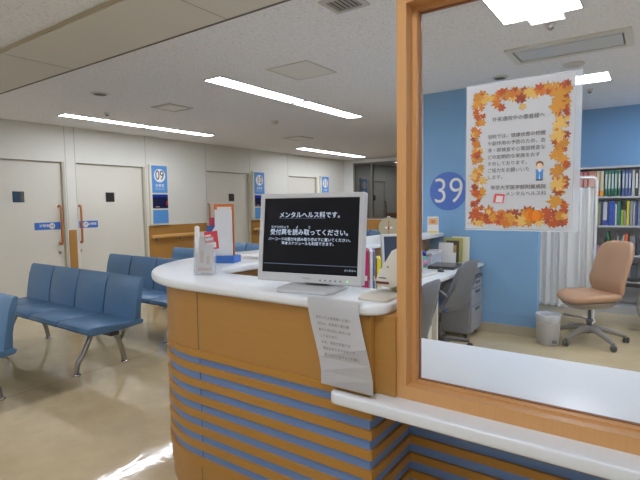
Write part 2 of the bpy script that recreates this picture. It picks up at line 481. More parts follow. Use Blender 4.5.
def hatch(x0, x1, y0, y1, label, group=None):
    t = thing('ceiling_hatch', label, 'ceiling hatch', ((x0 + x1) / 2, (y0 + y1) / 2, CEIL), 0, group)
    bm = BM(); e = .016
    for b in ((x0, x1, y0 - e, y0), (x0, x1, y1, y1 + e), (x0 - e, x0, y0 - e, y1 + e), (x1, x1 + e, y0 - e, y1 + e)): box(bm, *b, CEIL - .005, CEIL)
    mk('hatch_rim', bm, mat('hatch_rim', (200, 198, 188), .5), t, w=True)
    mk('hatch_panel', bx(x0 + .004, x1 - .004, y0 + .004, y1 - .004, CEIL - .004, CEIL - .0005), mat('hatch_panel', (226, 225, 221), .8), t, w=True)
    return t
hatch(3.33, 3.77, 2.45, 2.875, 'square flush access hatch in ceiling before the long bright lamp')
def vent(x0, x1, y0, y1, label, n=6, dark=(74, 72, 68), face=None):
    t = thing('ceiling_vent', label, 'ceiling vent', ((x0 + x1) / 2, (y0 + y1) / 2, CEIL))
    bm = BM(); e = .03
    for b in ((x0 - e, x1 + e, y0 - e, y0), (x0 - e, x1 + e, y1, y1 + e), (x0 - e, x0, y0, y1), (x1, x1 + e, y0, y1)): box(bm, *b, CEIL - .012, CEIL)
    mk('vent_frame', bm, mat('vent_frame', (196, 194, 188), .5), t, w=True)
    mk('vent_backing', bx(x0, x1, y0, y1, CEIL - .003, CEIL - .0005), cm(dark, .8), t, w=True)
    bm = BM()
    if face: box(bm, x0 + .022, x1 - .022, y0 + .022, y1 - .022, CEIL - .012, CEIL - .003)
    else:
        for k in range(n):
            y = y0 + (k + .5) * (y1 - y0) / n
            box(bm, x0, x1, -.003, .003, -.006, .006, mtx=Matrix.Translation((0, y, CEIL - .009)) @ Matrix.Rotation(R(35), 4, 'X'))
    mk('vent_panel' if face else 'vent_slats', bm, cm(face or (168, 164, 156), .5), t, w=True)
    return t
vent(2.45, 2.60, 1.48, 1.655, 'small dark slatted vent in ceiling beside the soffit')
vent(3.72, 4.02, 4.76, 5.05, 'square ceiling vent with pale centre plate between the two lamp rows', face=(238, 236, 230))
vent(6.9, 7.25, 5.25, 5.6, 'distant square ceiling vent with pale plate above the monitor', face=(238, 236, 230))
# cassette air conditioner
t = thing('air_conditioner', 'long recessed air conditioner in the office ceiling', 'air conditioner', (4.28, .6, CEIL))
bm = BM()
for b in ((4.06, 4.52, .17, .22), (4.06, 4.52, .985, 1.03), (4.06, 4.12, .22, .985), (4.46, 4.52, .22, .985)): box(bm, *b, CEIL - .018, CEIL)
mk('casing', bm, mat('aircon_casing', (214, 212, 204), .5), t, w=True)
mk('air_slot', bx(4.12, 4.46, .22, .985, CEIL - .004, CEIL - .0005), M_greydk, t, w=True)
mk('grille_panel', bx(4.155, 4.44, .235, .97, CEIL - .014, CEIL - .004), mat('aircon_grille', (204, 206, 206), .35), t, w=True)
def roundfit(x, y, r, label, name='ceiling_speaker', cat='ceiling speaker', h=.012, grill=(120, 116, 110)):
    t = thing(name, label, cat, (x, y, CEIL))
    bm = BM(); lathe(bm, [(r, 0), (r, -h * .5), (r * .8, -h)], 28, (x, y, CEIL)); mk('rim', bm, mat('fitting_rim', (205, 203, 198), .5), t, w=True)
    bm = BM(); lathe(bm, [(r * .78, 0), (r * .7, -h * .6), (r * .2, -h * 1.0)], 28, (x, y, CEIL - h * .55)); mk('grille', bm, cm(grill, .7), t, w=True)
roundfit(2.93, 4.90, .09, 'round ceiling speaker with grey mesh near the soffit')
roundfit(3.56, 5.82, .03, 'tiny round sprinkler head beside the numbered doors lamp', 'sprinkler_head', 'sprinkler', .03)
roundfit(5.42, 4.57, .05, 'small round ceiling detector above the counter beyond the long lamps', 'smoke_detector', 'smoke detector', .03, (196, 194, 190))
roundfit(4.91, 1.275, .075, 'round recessed downlight in office ceiling above the poster', 'downlight', 'downlight', .014, (60, 60, 60))
roundfit(4.86, .628, .085, 'flat round disc on office ceiling beside the air conditioner', 'smoke_detector', 'smoke detector', .02, (196, 196, 194))
roundfit(6.05, .62, .03, 'tiny sprinkler head in office ceiling beyond the square light', 'sprinkler_head', 'sprinkler', .03)
roundfit(3.66, .62, .028, 'tiny sprinkler head beside the wide office light', 'sprinkler_head', 'sprinkler', .03)

# ================================================================== room signs and handrail
def room_sign(x, num, label):
    t = thing('room_sign', label, 'sign', (x, YD, 1.04), 0, 'numbered room signs along the door wall')
    y = YD
    mk('backboard', bx(x - .195, x + .195, y - .05, y, 1.045, 2.12, bev=.004), mat('sign_ivory', (222, 217, 198), .5), t, w=True)
    p = mk('number_panel', bx(x - .155, x + .165, y - .056, y - .05, 1.62, 2.10), M_signblue, t, w=True)
    bm = BM(); disc(bm, face_my(x + .004, y - .0562, 1.925), .118, .002); mk('number_disc', bm, M_paper, p, w=True)
    mk('number', text_bm([(num, .235, x + .004, 1.925, 'CENTER', .80)], face_my(0, y - .0588, 0), 0, 6), M_ink, p, w=True)
    mk('lettering', text_bm([('診察室', .062, x + .004, 1.745, 'CENTER'), ('Examination Room', .026, x + .004, 1.69, 'CENTER')], face_my(0, y - .0568, 0), .01), M_paper, p, w=True)
    q = mk('call_screen', bx(x - .155, x + .165, y - .056, y - .05, 1.345, 1.592), M_navy, t, w=True)
    mk('screen_band', bx(x - .15, x + .16, y - .0575, y - .056, 1.54, 1.588), emis('call_band', (40, 70, 190), .5), q, w=True)
    mk('screen_status', bx(x - .10, x - .02, y - .0575, y - .056, 1.365, 1.378), emis('call_status', (230, 190, 190), .6), q, w=True)
    mk('screen_alert', bx(x + .125, x + .15, y - .0575, y - .056, 1.40, 1.47), emis('call_red', (210, 40, 50), .7), q, w=True)
    mk('lower_panel', bx(x - .155, x + .165, y - .056, y - .05, 1.075, 1.315), M_signblue, t, w=True)
room_sign(5.38, '09', 'blue and white room sign numbered 09 beside the second door')
room_sign(8.01, '10', 'blue and white room sign numbered 10 just above the monitor')
room_sign(10.62, '11', 'blue and white room sign numbered 11 beside the farthest door')
def rail(x0, x1, label):
    t = thing('handrail', label, 'handrail', ((x0 + x1) / 2, YD, .85), 0, 'handrails on the wood panels')
    bm = BM(); box(bm, x0, x1, YD - .075, YD - .045, .815, .875, bev=.012, seg=3); mk('rail', bm, M_hand, t, w=True)
    for x in (x0 + .14, (x0 + x1) / 2, x1 - .14):
        mk('bracket', bx(x - .02, x + .02, YD - .055, YD - .012, .77, .83, bev=.006), M_steel, t, w=True)
rail(5.17, 6.48, 'wooden handrail on the panel below sign 09')
rail(7.79, 9.07, 'wooden handrail on the panel below sign 10')

# ================================================================== waiting benches
def make_bench(label, loc):
    t = thing('waiting_bench', label, 'bench', loc, 0, 'rows of blue waiting benches')
    n = 4; w = .4975
    for k in range(n):
        y0 = k * w + .006; y1 = (k + 1) * w - .006
        bm = BM()
        prism(bm, [(-.03, .405), (-.022, .432), (.0, .443), (.12, .442), (.30, .428), (.455, .430), (.47, .415), (.455, .39), (.25, .375), (.02, .378), (-.018, .388)], y0, y1, 'y', bev=.007, seg=2)
        shade_auto(mk('seat', bm, M_seat, t))
        bm = BM()
        prism(bm, [(.385, .43), (.40, .55), (.425, .68), (.455, .775), (.475, .79), (.497, .782), (.495, .76), (.47, .65), (.452, .54), (.445, .43)], y0 + .002, y1 - .002, 'y', bev=.008, seg=2)
        shade_auto(mk('backrest', bm, M_seat, t))
    bm = BM(); box(bm, .19, .27, .06, n * w - .06, .325, .375, bev=.006); mk('beam', bm, M_greydk, t)
    for y in (.30, n * w - .30):
        bm = BM()
        for xs in ([(.225, .345), (.165, .335), (.125, .25), (.075, .15), (.028, .10), (.018, .015)], [(.25, .345), (.32, .335), (.39, .26), (.435, .13), (.455, .015)]):
            tube(bm, [(p[0], y, p[1]) for p in smooth_path(xs)], .021, 12)
        l = shade_auto(mk('leg', bm, M_steel, t), 60)
        for x in (.018, .455):
            bm = BM(); lathe(bm, [(.034, 0), (.034, .010), (.024, .018)], 20, (x, y, 0)); mk('foot', bm, M_chrome, l)
    return t
Y0 = 3.575
b1 = make_bench('blue four-seat waiting bench standing complete in front of the doors', (1.975, Y0, 0))
BN = {0: 'blue waiting bench cut off by the frame, only its end seat showing', 2: 'blue bench second behind the complete one, partly hidden by counter tip',
      3: 'blue bench third behind the complete one, showing above the white counter tip', 4: 'blue bench whose backs show beside the white leaflet stand',
      5: 'blue bench hidden mostly behind monitor, fifth behind the complete one', 6: 'blue bench hidden mostly behind monitor, sixth behind the complete one',
      7: 'distant blue bench peeking between monitor and dial scale, lower of two', 8: 'distant blue bench peeking between monitor and dial scale, upper of two'}
for k, lab in BN.items():
    if k in (5,): continue
    dup(b1, (.975 + k * 1.0, Y0 + (.15 if k > 1 else 0), 0), label=lab)

# ================================================================== reception counter
cn = thing('reception_counter', 'curved wood reception counter with white top and blue stripes', 'counter', (1.6, 1.6, 0))
def arc(cx, cy, r, a0, a1, n=14): return [(cx + r * math.cos(R(a0 + (a1 - a0) * k / n)), cy + r * math.sin(R(a0 + (a1 - a0) * k / n))) for k in range(n + 1)]
XF = 1.44
top = [(5.155, 2.45), (3.0, 2.47)] + arc(2.195, 1.738, .786, 80, 180, 26) + arc(1.50, .835, .09, 180, 270, 8)[0:] + [(1.715, .745), (1.715, 1.42), (1.715, 1.66)] + arc(1.915, 1.74, .20, 175, 95, 8) + [(2.4, 1.94), (5.155, 1.92)]
bm = BM(); prism(bm, top[::-1], 1.008, 1.05, 'z', bev=.014, seg=3)
ct = shade_auto(mk('countertop', bm, M_top, cn, w=True), 50)
# the face, from the far end round the nose to the window's knee recess (left of the path is outside)
face = [(5.15, 2.29)] + arc(2.00, 1.73, .56, 90, 180, 26) + [(XF, .80), (1.773, .80), (1.773, -.9)]
face = face[::-1]
fa = face[2:]          # nose part only, above the ledge
fa[0] = (XF, .80)
bm = BM(); ribbon(bm, fa, .7305, 1.008, 0.0, -.03); mk('upper_panel', bm, M_wood, cn, w=True)
bm = BM(); ribbon(bm, fa, .70, .7304, .009, -.03); mk('upper_trim', bm, M_woodh, cn, w=True)
bm = BM(); ribbon(bm, fa, .676, .70, -.006, -.03); mk('blue_cladding', bm, M_stripe, cn, w=True)
bm = BM(); ribbon(bm, face, .18, .676, -.006, -.03); mk('blue_cladding', bm, M_stripe, cn, w=True)
z = .7
for k in range(6):
    z1 = .664 - k * .0748
    bm = BM(); ribbon(bm, face, z1 - .033, z1, .007, -.02); mk('wood_slat', bm, M_woodh, cn, w=True)
zb = .664 - 6 * .0748
bm = BM(); ribbon(bm, face, zb - .034, zb, .010, -.02); mk('lower_trim', bm, M_woodh, cn, w=True)
bm = BM(); ribbon(bm, face, .085, zb - .034, .002, -.03); mk('lower_panel', bm, M_wood, cn, w=True)
bm = BM(); ribbon(bm, face, 0, .083, -.006, -.03); mk('plinth', bm, M_wood, cn, w=True)
bm = BM()
for zz0, zz1, o in ((.0, .18, .0032), (.19, .70, -.007), (.732, 1.006, .001)):
    box(bm, XF - o - .001, XF + .004, 1.6985, 1.7015, zz0, zz1)
mk('panel_joint', bm, M_gap, cn, w=True)
# inner face of the far leg and the back of the front leg
bm = BM(); box(bm, 2.05, 5.15, 2.09, 2.12, 0, 1.008); box(bm, 1.64, 1.66, .83, 1.75, 0, 1.008)
mk('inner_panel', bm, M_wood, cn, w=True)
mk('end_panel', bx(1.468, 1.62, .7175, .799, .722, 1.007), M_wood, cn, w=True)

# white ledge that runs under the window into the office
lg = thing('window_ledge', 'low white ledge running under the window into the office', 'ledge', (1.8, 0, .68))
pts = [(1.385, -.9)] + [(1.385, .91)] + arc(1.415, .915, .03, 180, 90, 6) + [(1.427, .945), (1.427, .799), (1.80, .799), (1.80, .95), (2.215, .95), (2.235, -.9)]
bm = BM(); prism(bm, pts[::-1], .678, .72, 'z', bev=.007, seg=3); shade_auto(mk('ledge_top', bm, M_top, lg, w=True), 50)
mk('support_panel', bx(2.14, 2.17, -.85, .9, 0, .678), M_beige, lg, w=True)

# ================================================================== the window in its wooden frame (structure)
YL, YR, ZB, ZT = .717, -.90, .72, 2.085
def ring(bm, x0, x1, yl, yr, zb, zt, w, wb=None, wt=None):
    wb = wb or w; wt = wt or w
    box(bm, x0, x1, yl - w, yl, zb, zt); box(bm, x0, x1, yr, yr + w, zb, zt)
    box(bm, x0, x1, yr + w, yl - w, zb, zb + wb); box(bm, x0, x1, yr + w, yl - w, zt - wt, zt)
bm = BM(); ring(bm, 1.48, 1.566, YL, YR, ZB, ZT, .034, .045, .040)
w2 = st('window_2', bm, M_woodv)
bm = BM(); ring(bm, 1.528, 1.564, YL - .034, YR + .034, ZB + .045, ZT - .040, .016, .006, .012)
st('inner_sash', bm, M_woodv, w2)
bm = BM(); ring(bm, 1.552, 1.5635, YL - .050, YR + .050, ZB + .051, ZT - .052, .005, .004, .005)
st('glazing_bead', bm, mat('bead_brown', (150, 98, 62), .4), w2)
bxs('glass_pane', M_glass, (1.556, 1.561, YR + .053, YL - .053, ZB + .053, ZT - .055), parent=w2)

# ================================================================== on the counter
TOPZ = 1.0505
# --- monitor
def monitor(loc, rz, w, h, tilt, label, lift, depth=.045, bs=1.0, by=0.0):
    t = thing('monitor', label, 'monitor', loc, rz)      # local: looks towards -x, width along y
    T = Matrix.Translation((0, 0, lift)) @ Matrix.Rotation(R(tilt), 4, 'Y')
    bm = BM(); prism(bm, [(-.125, -w * .26), (-.09, -w * .30), (.06, -w * .30), (.09, -w * .22), (.09, w * .22), (.06, w * .30), (-.09, w * .30), (-.125, w * .26)], 0, .015, 'z', bev=.005, seg=2, mtx=Matrix.Translation((0, by, 0)) @ Matrix.Diagonal((1, bs, 1, 1)))
    shade_auto(mk('base', bm, M_silver, t))
    bm = BM(); prism(bm, [(.012, .01), (.07, .01), (.085, lift + .12), (.05, lift + .12), (.03, lift)], -.055, .055, 'y', mtx=Matrix.Translation((0, by, 0))); mk('neck', bm, M_silver, t)
    bm = BM(); b = .020; bb = .036
    def tb(*a, **k): box(bm, *a, mtx=T, **k)
    tb(-.02, .02, -w / 2, -w / 2 + b, 0, h, bev=.003); tb(-.02, .02, w / 2 - b, w / 2, 0, h, bev=.003)
    tb(-.02, .02, -w / 2 + b - .003, w / 2 - b + .003, 0, bb, bev=.003); tb(-.02, .02, -w / 2 + b - .003, w / 2 - b + .003, h - b, h, bev=.003)
    mk('bezel', bm, M_silver, t)
    bm = BM(); tb(-.012, depth, -w / 2 + .012, w / 2 - .012, .012, h - .012, bev=.012); mk('back_cover', bm, M_silver, t)
    bm = BM(); tb(-.015, -.011, -w / 2 + b, w / 2 - b, bb, h - b); s = mk('screen', bm, M_lcd, t)
    return t, s, T, (w, h, b, bb)
mt, ms, MT, (mw, mh, mb, mbb) = monitor((1.566, 1.156, TOPZ), R(10), .473, .368, 7, 'silver computer monitor with black screen of Japanese text on the counter', .024, bs=.88, by=-.026)
SX = MT @ basis((0, -1, 0), (0, 0, 1), (-.0162, 0, 0))
sw = mw - 2 * mb; x0 = -sw / 2
yc = lambda f: mbb + (mh - mb - mbb) * (1 - f)
k_ = sw / .45
L = [('メンタルヘルス科です。', .0278 * k_, x0 + sw * .168, yc(.23)),
     ('うけつけひょう', .0130 * k_, x0 + sw * .078, yc(.39)), ('よ', .0130 * k_, x0 + sw * .355, yc(.39)), ('と', .0130 * k_, x0 + sw * .487, yc(.39)),
     ('受付票を読み取ってください。', .0277 * k_, x0 + sw * .073, yc(.46)),
     ('バーコードの部分を読み取り機の下に置いてください。', .0160 * k_, x0 + sw * .055, yc(.553)),
     ('基本スケジュールも利用できます。', .0162 * k_, x0 + sw * .204, yc(.607)),
     ('メンタルヘ', .0107 * k_, x0 + sw * .868, yc(.935))]
for nm, ls in (('heading_lettering', L[:1]), ('ruby_lettering', L[1:4]), ('instruction_lettering', L[4:7]), ('footer_lettering', L[7:])):
    mk(nm, text_bm(ls, SX, .012, 3), M_lcdtext, ms)
bm = BM()
box(bm, x0 + sw * .17, x0 + sw * .66, yc(.27) - .0007, yc(.27) + .0007, 0, .0002, mtx=SX)
box(bm, x0 + .004, x0 + sw - .004, yc(.882) - .0012, yc(.882) + .0012, 0, .0002, mtx=SX)
mk('screen_line', bm, M_lcdline, ms)
bm = BM()
for k in range(5):
    lathe(bm, [(.0035, 0), (.0035, .0015)], 12, mtx=MT @ basis((0, -1, 0), (0, 0, 1), (-.0205, -.06 - k * .022, .013)))
mk('button', bm, M_grey, mt)
bm = BM(); lathe(bm, [(.003, 0), (.003, .0015)], 12, mtx=MT @ basis((0, -1, 0), (0, 0, 1), (-.0205, -.178, .014))); mk('power_light', bm, emis('power_green', (120, 255, 60), 1.6), mt)
mk('maker_lettering', text_bm([('FUJITSU', .010, 0, .017, 'CENTER')], MT @ basis((0, -1, 0), (0, 0, 1), (-.0206, 0, 0))), M_grey, mt)

# --- paper notice folded over the counter edge
t = thing('paper_notice', 'sheet of white paper hanging over the counter edge below the monitor', 'paper', (1.40, .92, TOPZ))
def sheet(bm, prof, y0, y1, th=.0012, nu=1, skew=0.0):
    """prof: list of (x, z, dy); sheet hung along prof"""
    A = [bm.verts.new((p[0], y0 + p[2], p[1])) for p in prof]; B = [bm.verts.new((p[0], y1 + p[2], p[1])) for p in prof]
    for i in range(len(prof) - 1):
        f = bm.faces.new((A[i], A[i + 1], B[i + 1], B[i])); f.smooth = True
    bmesh.ops.solidify(bm, geom=bm.faces[:], thickness=th)
prof = [(1.428, 1.0522, 0), (1.412, 1.0515, 0), (1.404, 1.046, 0), (1.401, 1.035, 0), (1.402, 1.00, -.005), (1.408, .95, -.012), (1.417, .89, -.022), (1.422, .83, -.034), (1.418, .78, -.046), (1.404, .737, -.056)]
bm = BM(); sheet(bm, prof, .825, 1.043); mk('sheet', bm, M_paper, t, w=True)
def on_sheet(z):
    for a, b in zip(prof, prof[1:]):
        if b[1] <= z <= a[1]:
            f = (a[1] - z) / max(1e-6, a[1] - b[1]); return a[0] + (b[0] - a[0]) * f - .0016, a[2] + (b[2] - a[2]) * f
    return prof[-1][0], prof[-1][2]
bm = BM()
PL = ['受診される患者様へお願い', '当日は、診察券と受付票', '番号で呼び出しを行いま', 'しております。', 'なお、順番が前後する', '場合がありますのでご了', '承くださいますようお願い']
for k, s in enumerate(PL):
    z = .985 - k * .0235; X, dy = on_sheet(z); X2, dy2 = on_sheet(z - .01); Xm = min(X, X2) - .0008
    up = Vector((X - X2, 0, .01)).normalized()
    b2 = text_bm([(s, .0125, 0, 0)], basis((0, -1, 0), up, (Xm, 1.012 + dy, z)))
    me = bpy.data.meshes.new('tmp'); b2.to_mesh(me); b2.free(); bm.from_mesh(me); bpy.data.meshes.remove(me)
mk('lettering', bm, M_inkgrey, t, w=True)

# --- acrylic leaflet holder with leaflets
t = thing('leaflet_holder', 'clear acrylic holder of leaflets on the counter nose', 'leaflet holder', (1.61, 1.835, TOPZ), R(28))   # local: looks -x
T = Matrix.Rotation(R(7), 4, 'Y')
bm = BM(); w = .052
box(bm, -.022, .03, -w, w, 0, .004); box(bm, -.022, -.019, -w, w, .004, .190, mtx=T); box(bm, .012, .015, -w, w, .004, .20, mtx=T)
for y in (-w, w - .003): box(bm, -.019, .012, y, y + .003, .004, .190, mtx=T)
mk('acrylic_case', bm, M_acryl, t)
mk('leaflet', bx(-.006, .008, -.040, .044, .008, .215, mtx=T), cm((214, 206, 196)), t)
lf = mk('leaflet', bx(-.016, -.008, -.046, .036, .008, .150, mtx=T), cm((206, 196, 190)), t)
bm = BM()
for (y0, y1, z0, z1) in ((-.03, -.012, .05, .095), (.0, .02, .06, .12), (-.04, .03, .02, .035)): box(bm, -.0166, -.016, y0, y1, z0, z1, mtx=T)
mk('leaflet_picture', bm, cm((188, 160, 130)), lf)
T2 = T @ Matrix.Translation((0, -.03, .125)) @ Matrix.Rotation(R(-7), 4, 'X')
lr = mk('leaflet', bx(-.014, -.010, -.046, .022, 0, .090, mtx=T2), cm((206, 62, 76)), t, label='red and white leaflet')
bm = BM(); box(bm, -.0148, -.014, -.034, .018, .008, .034, mtx=T2); box(bm, -.0148, -.014, -.02, .018, .046, .058, mtx=T2); box(bm, -.0148, -.014, -.012, .018, .066, .074, mtx=T2)
mk('leaflet_print', bm, M_paper, lr)
tube_l = BM(); lathe(tube_l, [(.012, 0), (.012, .235), (.004, .24)], 14, (.006, .036, .004)); mk('rolled_leaflet', tube_l, M_paper, t)

# --- white leaflet stand with blue foot
t = thing('leaflet_stand', 'tall white leaflet stand with blue foot and orange back on the counter', 'leaflet stand', (2.035, 2.115, TOPZ), R(22))
mk('foot', bx(-.055, .055, -.066, .070, 0, .042, bev=.003), M_deepblue, t)
mk('front_board', bx(-.03, -.022, -.048, .062, .042, .318, bev=.002), M_white, t)
bm = BM(); prism(bm, [(.075, .042), (.11, .10), (.10, .17), (.062, .22), (.062, .042)], -.022, -.018, 'x'); mk('side_wing', bm, M_white, t)
mk('back_board', bx(.02, .028, -.040, .090, .042, .352, bev=.002), M_orange, t)
mk('leaflet', bx(.004, .014, .05, .115, .19, .27), cm((176, 56, 86)), t)
mk('leaflet', bx(-.012, -.004, .055, .125, .10, .22), cm((52, 94, 160)), t)
mk('leaflet', bx(-.016, -.013, -.04, .05, .20, .335), M_paper, t)
# --- flat pile of sheets further along the counter
for k, (dx, dy, a) in enumerate(((0, 0, 4), (.01, -.012, -6))):
    o = mk('paper_sheet', bx(-.15, .15, -.105, .105, 0, .010 if k == 0 else .006), M_paper)
    o.location = (2.37 + dx, 2.12 + dy, TOPZ + (.0105 if k else 0)); o.rotation_euler = (0, 0, R(a)); WM[o.name] = o.matrix_basis.copy()
    tag(o, ('thin upper' if k else 'thicker lower') + ' pad of white paper lying behind the white leaflet stand', 'paper')

# --- barcode reader: pad, post and hooded head
t = thing('barcode_reader', 'beige barcode reader hunched over its pad beside the wooden post', 'barcode reader', (1.60, .82, TOPZ))
bm = BM(); prism(bm, [(1.475, .868), (1.462, .80), (1.475, .757), (1.708, .757), (1.71, .84), (1.655, .888), (1.56, .905)], TOPZ, TOPZ + .007, 'z', bev=.002); mk('reading_pad', bm, mat('reader_pad', (204, 198, 182), .5), t, w=True)
mk('post', bx(1.655, 1.695, .785, .83, TOPZ + .007, TOPZ + .07, bev=.004), mat('reader_post', (196, 184, 150), .5), t, w=True)
bm = BM()
prism(bm, [(.872, 1.088), (.866, 1.112), (.80, 1.218), (.77, 1.232), (.735, 1.20), (.74, 1.10), (.805, 1.075)], 1.60, 1.70, 'x', bev=.008); hd = shade_auto(mk('reader_head', bm, M_beige, t, w=True))
mk('scan_slot', bx(1.597, 1.602, .808, .862, 1.092, 1.101, mtx=None), mat('reader_window', (110, 56, 44), .2), hd, w=True)
mk('badge', bx(1.598, 1.6005, .82, .85, 1.113, 1.117), M_grey, hd, w=True)
bm = BM(); lathe(bm, [(.003, 0), (.003, .002)], 10, mtx=face_mx(1.6, .812, 1.158)); mk('status_light', bm, M_black, hd, w=True)

# ================================================================== autumn poster on the pane
XP = 1.5505
po = thing('poster', 'laminated Japanese notice bordered with autumn leaves, taped to the pane', 'poster', (XP, .345, 1.31))
mk('laminate', bx(XP, XP + .0006, .177, .506, 1.306, 1.766), M_film, po, w=True)
pp = mk('sheet', bx(XP - .0012, XP - .0004, .195, .503, 1.312, 1.762), paper_translucent('poster_paper', (240, 241, 242), .45), po, w=True)
# bright strip of folded-over film on the right-hand rim
FM = face_mx(XP - .0016, 0, 0)          # local u = -Y, v = Z
rng = random.Random(11)
LOBES = [(-160, .35), (-135, .55), (-115, .44), (-92, .74), (-82, .62), (-64, .52), (-45, .95), (-36, .8), (-20, .62), (-8, .85), (0, 1.05), (8, .85), (20, .62), (36, .8), (45, .95), (64, .52), (82, .62), (92, .74), (115, .44), (135, .55), (160, .35)]
def leaf(bm, u, v, s, rot, mi, lay):
    c = bm.verts.new(FM @ Vector((u, v, lay)))
    vs = []
    for a, r in LOBES:
        q = R(a + 90) + rot; k = r * s * rng.uniform(.85, 1.1)
        vs.append(bm.verts.new(FM @ Vector((u + k * math.cos(q), v + k * math.sin(q), lay))))
    for a, b in zip(vs, vs[1:]):
        f = bm.faces.new((c, a, b)); f.material_index = mi
UL, UR, VB, VT = -.486, -.208, 1.324, 1.738
LM = [cm(c, .7) for c in ((206, 120, 52), (214, 152, 62), (186, 88, 50), (226, 186, 104), (156, 74, 54), (202, 138, 56))]
bm = BM(); lay = 0
def put(u, v, s):
    global lay
    u = min(max(u, UL + s * .55), UR - s * .55); v = min(max(v, VB + s * .55), VT - s * .55)
    lay += 1.1e-6 * 1.5
    leaf(bm, u, v, s, rng.uniform(0, 2 * PI), rng.choice((0, 0, 1, 1, 2, 2, 3, 4, 5)), lay)
for _ in range(85): put(UL + rng.uniform(.0, .036), rng.uniform(VB, VT), rng.uniform(.010, .021))
for _ in range(90): put(UR - rng.uniform(.0, .034), rng.uniform(VB, VT), rng.uniform(.010, .022))
for _ in range(60): put(rng.uniform(UL, UR), VT - rng.uniform(0, .026), rng.uniform(.013, .024))
for _ in range(80): put(rng.uniform(UL, UR), VB + rng.uniform(0, .040), rng.uniform(.014, .027))
for (u, v, s) in ((-.405, 1.70, .024), (-.400, 1.685, .018), (-.342, 1.70, .024), (-.338, 1.682, .016), (-.245, 1.70, .034), (-.236, 1.666, .034), (-.238, 1.625, .032), (-.240, 1.58, .030), (-.236, 1.54, .028), (-.240, 1.49, .030), (-.238, 1.44, .030), (-.236, 1.39, .032)): put(u, v, s)
mk('leaf_border', bm, LM, pp, w=True)
bm = BM()
def pdisc(u, v, ru, rv, lay2, mi=0, n=24):
    vs = [bm.verts.new(FM @ Vector((u + ru * math.cos(2 * PI * k / n), v + rv * math.sin(2 * PI * k / n), lay2))) for k in range(n)]
    bm.faces.new(vs).material_index = mi
for k, (du, ru) in enumerate(((-.013, .013), (.013, .013), (0, .013), (-.006, .011), (.006, .011))): pdisc(-.297 + du, 1.354, ru, .0165, 8e-4 + k * 2e-6, k % 2)
box(bm, -.300, -.296, 1.369, 1.379, 8.2e-4, 8.4e-4, mtx=FM, mi=2)
mk('pumpkin', bm, [cm((236, 138, 34), .7), cm((222, 118, 24), .7), cm((120, 96, 40), .7)], pp, w=True)
TX = [('外来通院中の患者様へ', .0152, -.424, 1.650)] + [(b_, .0140, -.437, 1.598 - k * .0209) for k, b_ in enumerate(('当科では、健康状態の把握', 'や副作用の予防のため、血', '液・尿検査や心電図検査な', 'どの定期的な実施をおす', 'すめしております。', 'ご協力をお願いいた', 'します。'))]
mk('heading_lettering', text_bm(TX[:1], face_mx(XP - .0028, 0, 0), .004), cm((110, 104, 104), .8), pp, w=True)
mk('lettering', text_bm(TX[1:], face_mx(XP - .0028, 0, 0), .004), cm((110, 104, 104), .8), pp, w=True)
mk('hospital_lettering', text_bm([('帝京大学医学部附属病院', .0146, -.426, 1.440), ('メンタルヘルス科', .0146, -.381, 1.420)], face_mx(XP - .0028, 0, 0), .004), cm((110, 104, 104), .8), pp, w=True)
mk('print_mark', text_bm([('2012年10月', .0055, -.498, 1.327)], face_mx(XP - .0016, 0, 0)), M_inkgrey, pp, w=True)
# little printed picture of a person in a blue waistcoat bowing, and the small book
bm = BM(); u, v = -.284, 1.480
pdisc(u, v + .026, .0105, .0100, 9.0e-4, 0); pdisc(u, v + .022, .0085, .0085, 9.1e-4, 1)
def quad(pts, mi, lay2):
    bm.faces.new([bm.verts.new(FM @ Vector((u + a, v + b, lay2))) for a, b in pts]).material_index = mi
quad([(-.014, -.017), (.014, -.017), (.012, .013), (-.012, .013)], 2, 9.0e-4)
quad([(-.010, -.017), (-.001, -.017), (0, .002), (-.006, .012), (-.011, .012)], 3, 9.2e-4); quad([(.001, -.017), (.010, -.017), (.011, .012), (.006, .012), (0, .002)], 3, 9.2e-4)
quad([(-.010, -.022), (.010, -.022), (.010, -.017), (-.010, -.017)], 4, 9.0e-4)
mk('clip_art', bm, [cm((138, 92, 56), .7), cm((240, 206, 172), .7), cm((236, 238, 244), .7), cm((88, 150, 206), .7), cm((96, 104, 124), .7)], pp, w=True)
bm = BM(); u, v = -.401, 1.406
quad([(-.016, -.012), (.015, -.014), (.019, .014), (-.012, .016)], 0, 9.0e-4); quad([(-.009, -.010), (.011, -.012), (.014, .008), (-.006, .010)], 1, 9.2e-4)
mk('clip_art', bm, [cm((222, 84, 78), .7), cm((232, 224, 226), .7)], pp, w=True)

# ================================================================== number 39 on the blue partition
t = thing('number_sign', 'round blue number 39 mounted flat on the blue partition wall', 'sign', (5.16, 1.875, 1.30))
bm = BM(); disc(bm, face_mx(5.159, 1.875, 1.512), .212, .003, 56); mk('disc', bm, mat('number_blue', (62, 108, 192), .6), t, w=True)
mk('number', text_bm([('39', .395, 1.875 * -1, 1.505, 'CENTER', .90)], face_mx(5.1545, 0, 0), -.008, 6), M_paper, t, w=True)

# ================================================================== behind the counter
DZ = .742
dk = thing('office_desk', 'white office desk running along the inside of the counter', 'desk', (3.7, 1.75, 0))
mk('desk_top', bx(2.35, 5.14, 1.472, 1.975, DZ - .03, DZ, bev=.004), M_top, dk, w=True)
for x in (2.37, 3.95): mk('leg_panel', bx(x, x + .03, 1.53, 1.96, 0, DZ - .03), M_beige, dk, w=True)
mk('modesty_panel', bx(2.40, 4.7, 1.94, 1.955, .2, DZ - .03), M_greydk, dk, w=True)
